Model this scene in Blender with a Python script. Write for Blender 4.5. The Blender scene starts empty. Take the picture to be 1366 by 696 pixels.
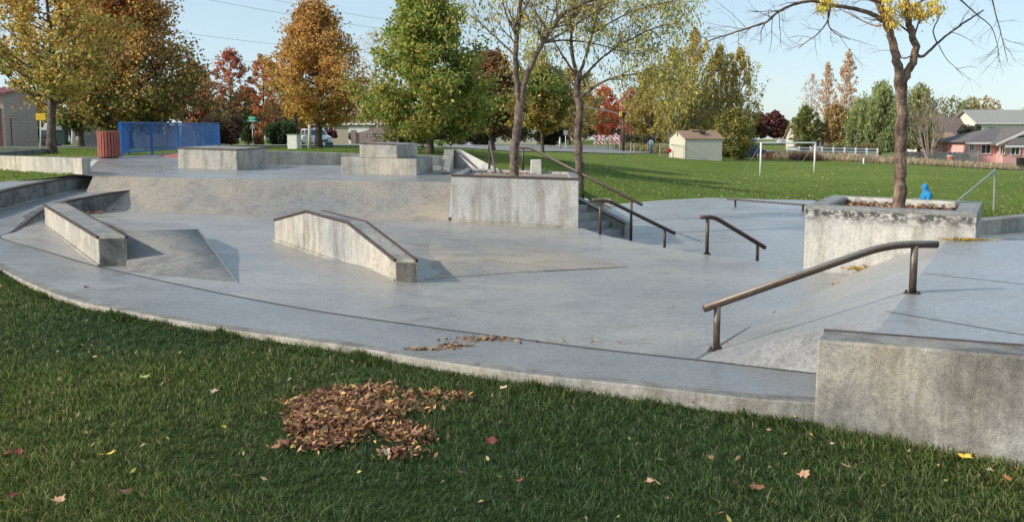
import bpy, bmesh, math, random
import numpy as np
from mathutils import Vector, Matrix
from mathutils.geometry import delaunay_2d_cdt

R = math.radians
scene = bpy.context.scene
COL = scene.collection
HC, F, PITCH = 1.65, 1312.0, R(7.04)
cP, sP = math.cos(PITCH), math.sin(PITCH)

# ---------------------------------------------------------------- survey helpers (photo measurements -> world metres)
def ray(px, py):
    u = (px-683.0)/F; v = -(py-348.0)/F
    return Vector((u, cP+v*sP, -sP+v*cP))
def P(px, py, z):
    d = ray(px, py); t = (z-HC)/d.z
    return Vector((d.x*t, d.y*t, z))
def PD(px, py, Y):
    d = ray(px, py); t = Y/d.y
    return Vector((d.x*t, Y, HC+d.z*t))

# ---------------------------------------------------------------- materials
def new_mat(name):
    m = bpy.data.materials.new(name); m.use_nodes = True
    nt = m.node_tree; b = nt.nodes['Principled BSDF']
    return m, nt, b
def N(nt, t, **kw):
    n = nt.nodes.new(t)
    for k, v in kw.items():
        if hasattr(n, k): setattr(n, k, v)
        else: n.inputs[k].default_value = v
    return n
def noise(nt, scale, detail=4, rough=.55, vec=None, dist=0):
    n = nt.nodes.new('ShaderNodeTexNoise'); n.inputs['Scale'].default_value = scale
    n.inputs['Detail'].default_value = detail; n.inputs['Roughness'].default_value = rough
    n.inputs['Distortion'].default_value = dist
    if vec is not None: nt.links.new(vec, n.inputs['Vector'])
    return n.outputs['Fac']
def ramp(nt, fac, stops):
    r = nt.nodes.new('ShaderNodeValToRGB'); e = r.color_ramp.elements
    while len(e) < len(stops): e.new(.5)
    for i, (p, c) in enumerate(stops):
        e[i].position = p; e[i].color = (c if len(c) == 4 else (*c, 1))
    nt.links.new(fac, r.inputs['Fac']); return r.outputs['Color']
def mix(nt, a, b, fac, mode='MIX'):
    m = nt.nodes.new('ShaderNodeMix'); m.data_type = 'RGBA'; m.blend_type = mode
    def put(i, v):
        if isinstance(v, (tuple, list)): m.inputs[i].default_value = (*v, 1) if len(v) == 3 else v
        elif isinstance(v, (int, float)): m.inputs[i].default_value = v
        else: nt.links.new(v, m.inputs[i])
    put(6, a); put(7, b); put(0, fac); return m.outputs[2]
def math_n(nt, op, a, b=None):
    m = nt.nodes.new('ShaderNodeMath'); m.operation = op
    for i, v in enumerate((a, b)):
        if v is None: continue
        if isinstance(v, (int, float)): m.inputs[i].default_value = v
        else: nt.links.new(v, m.inputs[i])
    return m.outputs[0]
def mrange(nt, v, a, b, c=0., d=1.):
    m = nt.nodes.new('ShaderNodeMapRange')
    nt.links.new(v, m.inputs[0])
    for i, x in enumerate((a, b, c, d)): m.inputs[i+1].default_value = x
    return m.outputs[0]
def pos(nt, scale=(1, 1, 1)):
    g = nt.nodes.new('ShaderNodeNewGeometry'); mp = nt.nodes.new('ShaderNodeMapping')
    mp.inputs['Scale'].default_value = scale
    nt.links.new(g.outputs['Position'], mp.inputs['Vector']); return mp.outputs['Vector']
def bump(nt, h, strength, dist, b):
    n = nt.nodes.new('ShaderNodeBump'); n.inputs['Strength'].default_value = strength
    n.inputs['Distance'].default_value = dist
    nt.links.new(h, n.inputs['Height']); nt.links.new(n.outputs['Normal'], b.inputs['Normal'])

def plain(name, col, rough=.6, metal=0., var=.15, vs=6., bumpd=0.):
    m, nt, b = new_mat(name); p = pos(nt)
    f = noise(nt, vs, 5, .6, p)
    lo = tuple(c*(1-var) for c in col); hi = tuple(min(1, c*(1+var)) for c in col)
    nt.links.new(ramp(nt, f, [(.3, lo), (.7, hi)]), b.inputs['Base Color'])
    b.inputs['Roughness'].default_value = rough; b.inputs['Metallic'].default_value = metal
    if bumpd: bump(nt, f, .5, bumpd, b)
    return m

def concrete(name, base, rough=.55, wall=False, warm=(1.06, 1.0, .9), stain=.5, grime=.0, spec=.5, zdark=None, soft=0):
    m, nt, b = new_mat(name); p = pos(nt)
    big = noise(nt, .33, 4, .6, p); mid = noise(nt, 1.7, 6, .65, p, .6); fine = noise(nt, 26, 4, .7, p); grit = noise(nt, 150, 2, .6, p)
    lo = tuple(base*c*.78 for c in (1, 1, 1)); hi = tuple(base*1.16*c for c in warm)
    c = ramp(nt, big, [(.32, lo), (.68, hi)])
    c = mix(nt, c, ramp(nt, mid, [(.34, (.55,)*3), (.53, (1, 1, 1)), (.68, (1.0, .97, .9))]), min(1, stain*1.35), 'MULTIPLY')
    sp = noise(nt, 7.5, 5, .75, p, .3)
    c = mix(nt, c, ramp(nt, sp, [(.36, (.66,)*3), (.52, (1, 1, 1)), (.66, (1.12, 1.1, 1.05))]), .35 if wall or soft else .6, 'MULTIPLY')
    c = mix(nt, c, ramp(nt, fine, [(.36, (.66,)*3), (.55, (1.0,)*3), (.7, (1.1, 1.1, 1.1))]), .55 if wall else .8, 'MULTIPLY')
    c = mix(nt, c, ramp(nt, grit, [(.38, (.6,)*3), (.56, (1.08, 1.08, 1.08))]), .85, 'MULTIPLY')
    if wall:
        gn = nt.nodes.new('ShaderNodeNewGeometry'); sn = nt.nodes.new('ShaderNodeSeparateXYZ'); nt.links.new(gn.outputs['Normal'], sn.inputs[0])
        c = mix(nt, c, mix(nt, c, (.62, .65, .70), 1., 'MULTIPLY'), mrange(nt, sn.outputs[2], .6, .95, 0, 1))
        ps = pos(nt, (3.5, 3.5, .35)); st = noise(nt, 1.6, 6, .7, ps)
        c = mix(nt, c, ramp(nt, st, [(.38, (.58, .56, .50)), (.54, (1, 1, 1))]), .7, 'MULTIPLY')
        vo = nt.nodes.new('ShaderNodeTexVoronoi'); vo.inputs['Scale'].default_value = 16; nt.links.new(p, vo.inputs['Vector'])
        hole = ramp(nt, vo.outputs['Distance'], [(.06, (.35,)*3), (.13, (1, 1, 1))])
        c = mix(nt, c, hole, mrange(nt, noise(nt, 3.1, 3, .6, p), .5, .62, 0, .8), 'MULTIPLY')
        rs = noise(nt, 2.3, 5, .7, pos(nt, (1, 1, .6)))
        c = mix(nt, c, (.42, .25, .12), mrange(nt, rs, .64, .78, 0, .35))
    if grime:
        g = noise(nt, 4.2, 7, .72, pos(nt, (1, 1, .8)), .5)
        c = mix(nt, c, (.055, .055, .05), mrange(nt, g, .47, .64, 0, grime))
    if zdark:   # dark water-stained band just below a coping, lichen like
        gz = nt.nodes.new('ShaderNodeSeparateXYZ'); nt.links.new(p, gz.inputs[0])
        band = mrange(nt, gz.outputs[2], zdark-.24, zdark-.07, 0, 1)
        band2 = mrange(nt, gz.outputs[2], zdark-.015, zdark-.05, 0, 1)
        g = mrange(nt, noise(nt, 9, 6, .75, pos(nt, (1, 1, 1.4))), .43, .56, 0, 1)
        k = math_n(nt, 'MULTIPLY', math_n(nt, 'MULTIPLY', band, g), band2)
        k = math_n(nt, 'MULTIPLY', k, mrange(nt, noise(nt, 1.1, 2, .5, p), .4, .5, .2, .9))
        mm = nt.nodes.new('ShaderNodeMath'); mm.operation = 'MULTIPLY'; mm.use_clamp = True; nt.links.new(k, mm.inputs[0]); mm.inputs[1].default_value = 1.5
        c = mix(nt, c, (.07, .07, .065), mm.outputs[0])
    nt.links.new(c, b.inputs['Base Color'])
    rr = mrange(nt, mid, .3, .7, rough-.1, rough+.14)
    nt.links.new(rr, b.inputs['Roughness']); b.inputs['Specular IOR Level'].default_value = spec
    h = math_n(nt, 'ADD', math_n(nt, 'MULTIPLY', fine, .6), grit)
    bump(nt, h, .35 if not wall else .6, .004 if not wall else .008, b)
    return m

M = {}
M['floor'] = concrete('floor_concrete', .37, .33, spec=.8, warm=(1.08, 1.0, .91), stain=.34, soft=1)
M['bank'] = concrete('bank_concrete', .385, .65, spec=.3, warm=(1.2, 1.0, .76), stain=.35, soft=1)
M['band'] = concrete('band_concrete', .295, .34, spec=.8, warm=(.98, 1.0, 1.0), stain=.28, soft=1)
M['deck'] = concrete('deck_concrete', .345, .30, spec=.85, warm=(.98, 1.0, 1.02), stain=.26, soft=1)
M['plaza'] = concrete('plaza_concrete', .37, .32, spec=.8, warm=(.98, 1.0, 1.02), stain=.25, soft=1)
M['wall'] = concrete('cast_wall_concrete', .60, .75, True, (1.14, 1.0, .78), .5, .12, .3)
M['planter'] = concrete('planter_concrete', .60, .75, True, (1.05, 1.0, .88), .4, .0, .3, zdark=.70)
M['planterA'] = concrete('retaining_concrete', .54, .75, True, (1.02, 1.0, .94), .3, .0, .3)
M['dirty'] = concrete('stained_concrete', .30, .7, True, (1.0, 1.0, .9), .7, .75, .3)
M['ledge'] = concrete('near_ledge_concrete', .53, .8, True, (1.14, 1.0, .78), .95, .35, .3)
M['rampface_shaded'] = concrete('ramp_concrete_shaded', .25, .55, False, (1.06, 1.0, .9), .8, .0, .4)  # darker than the floor: shadow on the ramp face put into its colour
M['kerb'] = concrete('kerb_concrete', .50, .85, True, (1.12, 1.0, .8), .5, .1, .2)
M['joint'] = plain('joint_dark', (.07, .065, .06), .9)
M['edge'] = plain('steel_edge_rust', (.085, .055, .045), .5, .4, .35, 14)
M['asphalt'] = plain('asphalt', (.24, .235, .225), .9, 0, .18, 1.2)
M['walk'] = plain('pavement_light', (.46, .44, .40), .85, 0, .12, 1)
M['white'] = plain('white_paint', (.78, .78, .75), .5, 0, .06)
M['soil'] = plain('planter_soil', (.16, .12, .085), .95, 0, .5, 9, .02)
M['gravel'] = plain('planter_gravel', (.30, .275, .24), .95, 0, .35, 30, .02)
M['dryground'] = plain('dry_ground', (.25, .19, .12), .95, 0, .35, .8)

def pipe_mat(name, base, worn):
    m, nt, b = new_mat(name); p = pos(nt)
    f = noise(nt, 22, 6, .7, p); f2 = noise(nt, 5, 4, .6, p)
    g = nt.nodes.new('ShaderNodeNewGeometry'); s = nt.nodes.new('ShaderNodeSeparateXYZ'); nt.links.new(g.outputs['Normal'], s.inputs[0])
    c = ramp(nt, f, [(.32, tuple(x*.6 for x in base)), (.6, base), (.78, (.16, .14, .12))])
    top = mrange(nt, s.outputs[2], .25, .85, 0, worn)
    top = math_n(nt, 'MULTIPLY', top, mrange(nt, f2, .25, .5, .6, 1.0))
    c = mix(nt, c, (.42, .37, .31), top)
    nt.links.new(c, b.inputs['Base Color'])
    nt.links.new(mrange(nt, top, 0, 1, .15, .9), b.inputs['Metallic'])
    nt.links.new(mrange(nt, f, .3, .7, .32, .6), b.inputs['Roughness'])
    bump(nt, f, .3, .002, b); return m
M['pipe'] = pipe_mat('brown_pipe', (.085, .048, .035), .4)
M['pipe_worn'] = pipe_mat('worn_pipe', (.10, .065, .048), 1.)

def leaf_mat(name, transl=.35):
    m, nt, b = new_mat(name)
    a = nt.nodes.new('ShaderNodeAttribute'); a.attribute_name = 'Col'
    nt.links.new(a.outputs['Color'], b.inputs['Base Color']); b.inputs['Roughness'].default_value = .55
    b.inputs['Specular IOR Level'].default_value = .35
    t = nt.nodes.new('ShaderNodeBsdfTranslucent'); nt.links.new(a.outputs['Color'], t.inputs['Color'])
    ms = nt.nodes.new('ShaderNodeMixShader'); ms.inputs[0].default_value = transl
    o = nt.nodes['Material Output']
    nt.links.new(b.outputs[0], ms.inputs[1]); nt.links.new(t.outputs[0], ms.inputs[2]); nt.links.new(ms.outputs[0], o.inputs[0])
    return m
M['leaf'] = leaf_mat('autumn_leaf', .48); M['blade'] = leaf_mat('grass_blade', .35); M['blade'].node_tree.nodes['Principled BSDF'].inputs['Specular IOR Level'].default_value = .12; M['blade'].node_tree.nodes['Principled BSDF'].inputs['Roughness'].default_value = .8; M['litter'] = leaf_mat('leaf_litter', .12)

def bark_mat(name, lo, hi):
    m, nt, b = new_mat(name); ps = pos(nt, (1, 1, .45)); f = noise(nt, 11, 8, .8, ps, 1.2); f2 = noise(nt, 3.2, 5, .7, pos(nt, (1, 1, 1.6)))
    c = ramp(nt, f, [(.38, lo), (.5, tuple((x+y)/2 for x, y in zip(lo, hi))), (.6, hi)])
    c = mix(nt, c, ramp(nt, f2, [(.4, (.45, .42, .4)), (.58, (1.1, 1.1, 1.1))]), .9, 'MULTIPLY')
    nt.links.new(c, b.inputs['Base Color']); b.inputs['Roughness'].default_value = .9
    bump(nt, f, .9, .02, b); return m
M['bark'] = bark_mat('bark_dark', (.06, .045, .036), (.19, .15, .12))
M['bark_locust'] = bark_mat('bark_locust', (.07, .048, .038), (.30, .22, .17))
M['bark_tan'] = bark_mat('bark_tan', (.075, .048, .034), (.36, .25, .18))
M['bark_grey'] = bark_mat('bark_grey', (.20, .17, .14), (.52, .46, .40))
M['twig_pale'] = plain('twig_pale', (.36, .29, .25), .9)

def grass_mat(name, near):
    m, nt, b = new_mat(name); p = pos(nt)
    big = noise(nt, .09, 4, .6, p); mid = noise(nt, .8, 6, .65, p); fine = noise(nt, 14 if not near else 40, 5, .75, p)
    if near: c = ramp(nt, fine, [(.3, (.02, .035, .012)), (.6, (.045, .075, .02)), (.8, (.08, .10, .035))])
    else:
        c = ramp(nt, big, [(.35, (.14, .205, .045)), (.65, (.20, .255, .065))])
        c = mix(nt, c, ramp(nt, mid, [(.3, (.7, .78, .7)), (.7, (1.12, 1.05, .9))]), .8, 'MULTIPLY')
        c = mix(nt, c, ramp(nt, fine, [(.3, (.5, .55, .5)), (.7, (1.25, 1.2, 1.1))]), .7, 'MULTIPLY')
        sx = nt.nodes.new('ShaderNodeSeparateXYZ'); nt.links.new(p, sx.inputs[0])
        dry = noise(nt, .35, 5, .6, p)
        dry = math_n(nt, 'MULTIPLY', mrange(nt, dry, .5, .62, 0, 1), mrange(nt, sx.outputs[1], 86, 100, 0, 1))
        c = mix(nt, c, (.24, .18, .10), dry)
        c = mix(nt, (.035, .058, .015), c, mrange(nt, sx.outputs[1], 12.5, 15, 0, 1))
    nt.links.new(c, b.inputs['Base Color']); b.inputs['Roughness'].default_value = .95; b.inputs['Specular IOR Level'].default_value = .1
    bump(nt, fine, 1., .04, b); return m
M['ground'] = grass_mat('lawn', False)

# ---------------------------------------------------------------- mesh helpers
def link(name, me, mat=None, parent=None):
    o = bpy.data.objects.new(name, me); COL.objects.link(o)
    if mat: me.materials.append(mat)
    if parent: o.parent = parent; o.matrix_parent_inverse = Matrix.Translation(-parent.location) if parent.type == 'EMPTY' else Matrix.Identity(4)
    return o
def tag(o, label=None, cat=None, group=None, kind=None):
    if label: o['label'] = label
    if cat: o['category'] = cat
    if group: o['group'] = group
    if kind: o['kind'] = kind
    return o
def thing(name, label, cat, loc=(0, 0, 0), group=None):
    o = bpy.data.objects.new(name, None); COL.objects.link(o); o.location = loc; o.empty_display_size = .2
    return tag(o, label, cat, group)

class MB:
    def __init__(s): s.v = []; s.f = []
    def add(s, vs, fs):
        k = len(s.v); s.v += [tuple(v) for v in vs]; s.f += [tuple(i+k for i in f) for f in fs]; return s
    def prism(s, base, top):            # two matching rings
        n = len(base)
        s.add(list(base)+list(top), [tuple(range(n-1, -1, -1)), tuple(range(n, 2*n))]+[(i, (i+1) % n, n+(i+1) % n, n+i) for i in range(n)]); return s
    def box(s, c, sx, sy, sz, rz=0):     # c = centre of the bottom face
        ca, sa = math.cos(rz), math.sin(rz); c = Vector(c)
        q = [Vector((x*ca-y*sa, x*sa+y*ca, 0)) for x, y in ((-sx/2, -sy/2), (sx/2, -sy/2), (sx/2, sy/2), (-sx/2, sy/2))]
        return s.prism([c+v for v in q], [c+v+Vector((0, 0, sz)) for v in q])
    def tube(s, pts, rad, n=8, cap=True):
        pts = [Vector(p) for p in pts]; m = len(pts)
        if isinstance(rad, (int, float)): rad = [rad]*m
        t0 = (pts[1]-pts[0]).normalized(); a = Vector((0, 0, 1)) if abs(t0.z) < .9 else Vector((1, 0, 0))
        u = t0.cross(a).normalized(); vs = []
        for i in range(m):
            t = (pts[min(i+1, m-1)]-pts[max(i-1, 0)])
            t = t.normalized() if t.length > 1e-9 else t0
            u = (u-t*u.dot(t)); u = u.normalized() if u.length > 1e-6 else t.orthogonal().normalized()
            w = t.cross(u)
            for k in range(n):
                an = 2*math.pi*k/n; vs.append(pts[i]+(u*math.cos(an)+w*math.sin(an))*rad[i])
        fs = [(i*n+k, i*n+(k+1) % n, (i+1)*n+(k+1) % n, (i+1)*n+k) for i in range(m-1) for k in range(n)]
        if cap: fs += [tuple(range(n-1, -1, -1)), tuple((m-1)*n+k for k in range(n))]
        return s.add(vs, fs)
    def lathe(s, c, prof, n=16):         # prof: (r,z)
        c = Vector(c); m = len(prof)
        vs = [c+Vector((r*math.cos(2*math.pi*k/n), r*math.sin(2*math.pi*k/n), z)) for r, z in prof for k in range(n)]
        fs = [(i*n+k, i*n+(k+1) % n, (i+1)*n+(k+1) % n, (i+1)*n+k) for i in range(m-1) for k in range(n)]
        fs += [tuple(range(n-1, -1, -1)), tuple((m-1)*n+k for k in range(n))]
        return s.add(vs, fs)
    def build(s, name, mat, parent=None, smooth=False, bevel=0, seg=2):
        me = bpy.data.meshes.new(name); me.from_pydata(s.v, [], s.f); me.update()
        if bevel or True:
            bm = bmesh.new(); bm.from_mesh(me); bmesh.ops.recalc_face_normals(bm, faces=bm.faces[:])
            if bevel:
                bmesh.ops.remove_doubles(bm, verts=bm.verts[:], dist=1e-5)
                ed = [e for e in bm.edges if len(e.link_faces) == 2 and e.calc_face_angle(0) > R(28)]
                bmesh.ops.bevel(bm, geom=ed, offset=bevel, segments=seg, profile=.5, affect='EDGES', clamp_overlap=True)
            bm.to_mesh(me); bm.free()
        if smooth: me.polygons.foreach_set('use_smooth', [True]*len(me.polygons))
        return link(name, me, mat, parent)

def resample(pts, n):
    pts = [Vector(p) for p in pts]; d = [0]
    for a, b in zip(pts, pts[1:]): d.append(d[-1]+(b-a).length)
    out = []
    # catmull-rom along the polyline
    def cr(i, t):
        p1, p2 = pts[i], pts[i+1]; p0 = pts[i-1] if i > 0 else p1*2-p2; p3 = pts[i+2] if i+2 < len(pts) else p2*2-p1
        return .5*((2*p1)+(p2-p0)*t+(2*p0-5*p1+4*p2-p3)*t*t+(3*p1-p0-3*p2+p3)*t**3)
    for k in range(n):
        s = d[-1]*k/(n-1); i = max(j for j in range(len(pts)-1) if d[j] <= s+1e-9)
        out.append(cr(i, min(1, (s-d[i])/(d[i+1]-d[i]))))
    return out

class TPS:
    def __init__(s, pts):
        p = np.array([(a[0], a[1]) for a in pts], float); z = np.array([a[2] for a in pts], float)
        n = len(p); s.p = p; D = np.linalg.norm(p[:, None]-p[None], axis=2)
        A = np.zeros((n+3, n+3)); A[:n, :n] = s.k(D)+np.eye(n)*1e-6; A[:n, n] = 1; A[:n, n+1:] = p; A[n, :n] = 1; A[n+1:, :n] = p.T
        s.w = np.linalg.lstsq(A, np.concatenate([z, [0, 0, 0]]), rcond=None)[0]
    def k(s, d): return np.where(d > 0, d*d*np.log(np.maximum(d, 1e-9)), 0)
    def __call__(s, q):
        q = np.atleast_2d(np.array(q, float)); D = np.linalg.norm(q[:, None]-s.p[None], axis=2)
        n = len(s.p); return s.k(D)@s.w[:n]+s.w[n]+q@s.w[n+1:]

def inside(poly, q):
    q = np.atleast_2d(q); r = np.zeros(len(q), bool); n = len(poly); j = n-1
    for i in range(n):
        xi, yi = poly[i][0], poly[i][1]; xj, yj = poly[j][0], poly[j][1]
        c = ((yi > q[:, 1]) != (yj > q[:, 1])) & (q[:, 0] < (xj-xi)*(q[:, 1]-yi)/(yj-yi+1e-12)+xi)
        r ^= c; j = i
    return r

def sheet(name, outline, step, zfun, mat, kind='structure', skirt=0):
    """fill an outline (list of xyz) with a triangulated surface whose inner heights come from zfun"""
    o2 = []
    for a, b in zip(outline, outline[1:]+outline[:1]):
        a, b = Vector(a), Vector(b); k = max(1, int((b-a).length/step))
        for i in range(k): o2.append(a.lerp(b, i/k))
    xs = [p.x for p in o2]; ys = [p.y for p in o2]
    gx, gy = np.meshgrid(np.arange(min(xs), max(xs), step), np.arange(min(ys), max(ys), step))
    q = np.stack([gx.ravel(), gy.ravel()], 1)+np.random.RandomState(1).uniform(-.08, .08, (gx.size, 2))*step
    q = q[inside(o2, q)]
    ob = np.array([(p.x, p.y) for p in o2])
    if len(q):
        dm = np.min(np.linalg.norm(q[:, None]-ob[None], axis=2), axis=1); q = q[dm > step*.45]
    V = [Vector((p.x, p.y)) for p in o2]+[Vector(a) for a in q]
    n = len(o2); res = delaunay_2d_cdt(V, [(i, (i+1) % n) for i in range(n)], [], 1, 1e-5)
    vv = np.array([(v.x, v.y) for v in res[0]]); zz = zfun(vv) if len(vv) else []
    for i, orig in enumerate(res[3]):
        for k in orig:
            if k < n: zz[i] = o2[k].z; break
    me = bpy.data.meshes.new(name)
    faces = [f for f in res[2]]
    me.from_pydata([(a[0], a[1], z) for a, z in zip(vv, zz)], [], faces); me.update()
    bm = bmesh.new(); bm.from_mesh(me); bmesh.ops.recalc_face_normals(bm, faces=bm.faces[:])
    if sum(f.normal.z for f in bm.faces) < 0: bmesh.ops.reverse_faces(bm, faces=bm.faces[:])
    bm.to_mesh(me); bm.free()
    me.polygons.foreach_set('use_smooth', [True]*len(me.polygons))
    return tag(link(name, me, mat), kind=kind)

def strip(name, A, B, mat, kind='structure', parent=None, smooth=True):
    n = len(A); me = bpy.data.meshes.new(name)
    me.from_pydata([tuple(p) for p in A]+[tuple(p) for p in B], [], [(i, i+1, n+i+1, n+i) for i in range(n-1)]); me.update()
    bm = bmesh.new(); bm.from_mesh(me)
    bmesh.ops.recalc_face_normals(bm, faces=bm.faces[:])
    if sum(f.normal.z for f in bm.faces) < 0: bmesh.ops.reverse_faces(bm, faces=bm.faces[:])
    bm.to_mesh(me); bm.free()
    if smooth: me.polygons.foreach_set('use_smooth', [True]*len(me.polygons))
    o = link(name, me, mat, parent)
    if kind: tag(o, kind=kind)
    return o

def cards(name, centers, size, cols, mat, parent=None, seed=0, flat=0., elong=1.7, up=None, norm=False):
    """many leaf sized rhombic faces"""
    rs = np.random.RandomState(seed); n = len(centers); C = np.asarray(centers, float)
    size = np.broadcast_to(np.asarray(size, float), (n,))
    nrm = rs.normal(size=(n, 3)); nrm[:, 2] = nrm[:, 2]*(1-flat)+flat*3*np.sign(nrm[:, 2]+1e-9)
    nrm /= np.linalg.norm(nrm, axis=1)[:, None]
    a = rs.normal(size=(n, 3)) if up is None else np.tile(up, (n, 1))+rs.normal(size=(n, 3))*.25
    u = a-nrm*np.sum(a*nrm, 1)[:, None]; u /= np.linalg.norm(u, axis=1)[:, None]+1e-9
    w = np.cross(nrm, u); s = (size*rs.uniform(.65, 1.35, n))[:, None]/(elong**.5 if norm else 1)
    fold = nrm*s*.18
    v = np.stack([C-u*s*.5*elong**.5, C+w*s*.5/elong**.5+fold, C+u*s*.5*elong**.5, C-w*s*.5/elong**.5+fold], 1).reshape(-1, 3)
    me = bpy.data.meshes.new(name); me.vertices.add(4*n); me.vertices.foreach_set('co', v.ravel())
    me.loops.add(4*n); me.loops.foreach_set('vertex_index', np.arange(4*n)); me.polygons.add(n)
    me.polygons.foreach_set('loop_start', np.arange(0, 4*n, 4)); me.polygons.foreach_set('loop_total', np.full(n, 4))
    ca = me.color_attributes.new('Col', 'FLOAT_COLOR', 'POINT')
    cols = np.asarray(cols)
    if mat is M['leaf']: cols = cols*.84+.16*cols.mean(1)[:, None]
    cc = np.ones((n, 4)); cc[:, :3] = np.clip(np.asarray(cols)*(1.8 if mat is M['leaf'] else 1.), .002, .9); ca.data.foreach_set('color', np.repeat(cc, 4, 0).ravel())
    me.update(); return link(name, me, mat, parent)

# ---------------------------------------------------------------- measured lines of the skatepark
W = Vector
ringO = [W((2.02, 6.08, 0)), P(1000, 529, 0), P(850, 512, 0), P(700, 496, 0), P(560, 476, 0), P(459, 459, 0), P(314, 439, 0), P(193, 418, 0), P(97, 398, .005),
         P(24, 368, .02), W((-7.5, 13.7, .06)), W((-8.85, 15.6, .13)), W((-9.75, 17.5, .2)), P(0, 280, .27), P(50, 266, .40), P(99, 254.5, .5), P(131, 249, .56), W((-9.35, 22.5, .6))]
ringI = [P(1088, 498, 0), P(929, 480, 0), P(800, 466, 0), P(690, 452, 0), P(540, 432, 0), P(400, 411, 0), P(264, 385, 0), P(129, 355, .01), P(60, 335, .03), P(0, 317, .07),
         W((-8.35, 16.4, .11)), P(30, 301, .15), P(44, 290, .2), P(58, 281, .27), P(89, 269, .38), P(125, 262, .45), P(160, 256, .5), W((-8.3, 22.3, .52))]
NR = 90
rO = resample(ringO, NR); rI = resample(ringI, NR)
# band between the two (pair by nearest progress)
strip('ring_path', rO, rI, M['band'])
def DZ(x, y): return .665-.0205*(max(min(x, 0), -9.5)+1.4)+.0135*max(0, y-22.6)
def PK(px, py, dz=0.):
    z = .8
    for _ in range(12): p = P(px, py, z); z = DZ(p.x, p.y)+dz
    return p

F1, F2 = P(929, 480, 0), P(1133, 366, -.2)
T0, T1, T2 = P(1108, 437, .40), P(1172, 440, .40), P(1265, 318, .40)
cr = [P(772, 303, -.2), P(802, 313, -.2), P(845, 322, -.2), P(889, 331, -.2), P(945, 340, -.2), P(1010, 348, -.2), P(1078, 362, -.2), F2]
iI = [p for p in ringI[1:]]
ctrl = [(p.x, p.y, p.z) for p in ringI[1:11]]
ctrl += [(-8.5, 17.1, .13), (-9.0, 19, .12), (-9.05, 20.3, .12), (-8.6, 21.6, .13), (-6.4, 21.8, .06), (-1.35, 21.4, -.13), (-3.5, 21.6, -.06)]
ctrl += [(p.x, p.y, p.z) for p in cr]+[(-1.3, 12.2, -.10), (-3.6, 14.5, -.02), (-4.5, 17.5, .0), (.5, 15, -.17), (-6.5, 15.5, .05), (2.2, 10.5, -.12), (-.5, 18.5, -.17), (0.3, 10.2, -.08)]
floorz0 = TPS(ctrl)
pa, pb = P(556, 374, -.1), P(838, 357, -.19)
def floorz(q):
    z = floorz0(q); q = np.atleast_2d(q)
    # a very low hip running out from the far side of the ledge
    ax = np.array([pb.x-pa.x, pb.y-pa.y]); L = np.linalg.norm(ax); ax /= L; d = q-np.array([pa.x, pa.y])
    t = d@ax/L; s = d@np.array([-ax[1], ax[0]])
    m = np.clip((1-t)*1.2, 0, 1)*np.clip((t+.6)*3, 0, 1)
    return z+.10*m*np.clip(s/1.1+.05, 0, 1)*np.clip((2.6-s)/2.0, 0, 1)
outl = [p.copy() for p in resample(ringI[1:11], 50)]
outl += [W((-8.55, 17.1, .13)), W((-9.1, 19, .12)), W((-9.1, 20.3, .12)), W((-8.7, 22.2, .13)), W((-6.4, 22.3, .06)), W((-3.5, 22.6, -.1)), W((-1.44, 22.9, -.23)), W((1.38, 20.75, -.2))]
outl += cr
# second curved wall inside the ring: tall at the back, running out to nothing by the near end
wi = resample(ringI[10:], 40)
sheet('bowl_floor', outl, .3, floorz, M['floor'])
hip = [P(566, 373, -.1), P(700, 364, -.15), P(838, 357, -.19), P(760, 336, -.17), P(655, 318, -.16), P(575, 318, -.12)]
hip = [W((p.x, p.y, float(floorz([(p.x, p.y)])[0])+.005)) for p in hip]
sheet('low_hip_lit_patch', hip, .2, lambda q: floorz(q)+.02, M['bank'])  # tan sheet over the hip, colouring in the lighter look of tilted floor
# dark joint around the band
J = resample(ringI[:11], 120)
def offs(path, d, dz):
    out = []
    for i, p in enumerate(path):
        t = path[min(i+1, len(path)-1)]-path[max(i-1, 0)]; t.z = 0; t.normalize()
        out.append(W((p.x-t.y*d, p.y+t.x*d, p.z+dz)))
    return out
strip('expansion_joint', offs(J, .014, .004), offs(J, -.014, .004), M['joint'])

# kerb of the ring against the lawn
kc = resample(ringO[:12], 90)
kb = MB(); w_ = .10
A0 = offs(kc, w_, .006); A1 = offs(kc, 0., .006)
def ribbon_solid(top_in, top_out, depth):
    n = len(top_in); vs = []; 
    for a, b in zip(top_in, top_out): vs += [a, b, W((b.x, b.y, b.z-depth)), W((a.x, a.y, a.z-depth))]
    fs = [(4*i+k, 4*i+(k+1) % 4, 4*i+4+(k+1) % 4, 4*i+4+k) for i in range(n-1) for k in range(4)]+[(0, 1, 2, 3), (4*n-1, 4*n-2, 4*n-3, 4*n-4)]
    return vs, fs
test = offs(kc, .1, 0)[20]-kc[20]
sgn = 1 if test.y < 0 else -1
vs, fs = ribbon_solid(offs(kc, sgn*.035, .002), offs(kc, -sgn*.10, .004), .5)
kb.add(vs, fs); tag(kb.build('kerb', M['kerb'], smooth=False, bevel=.012), kind='structure')

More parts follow.
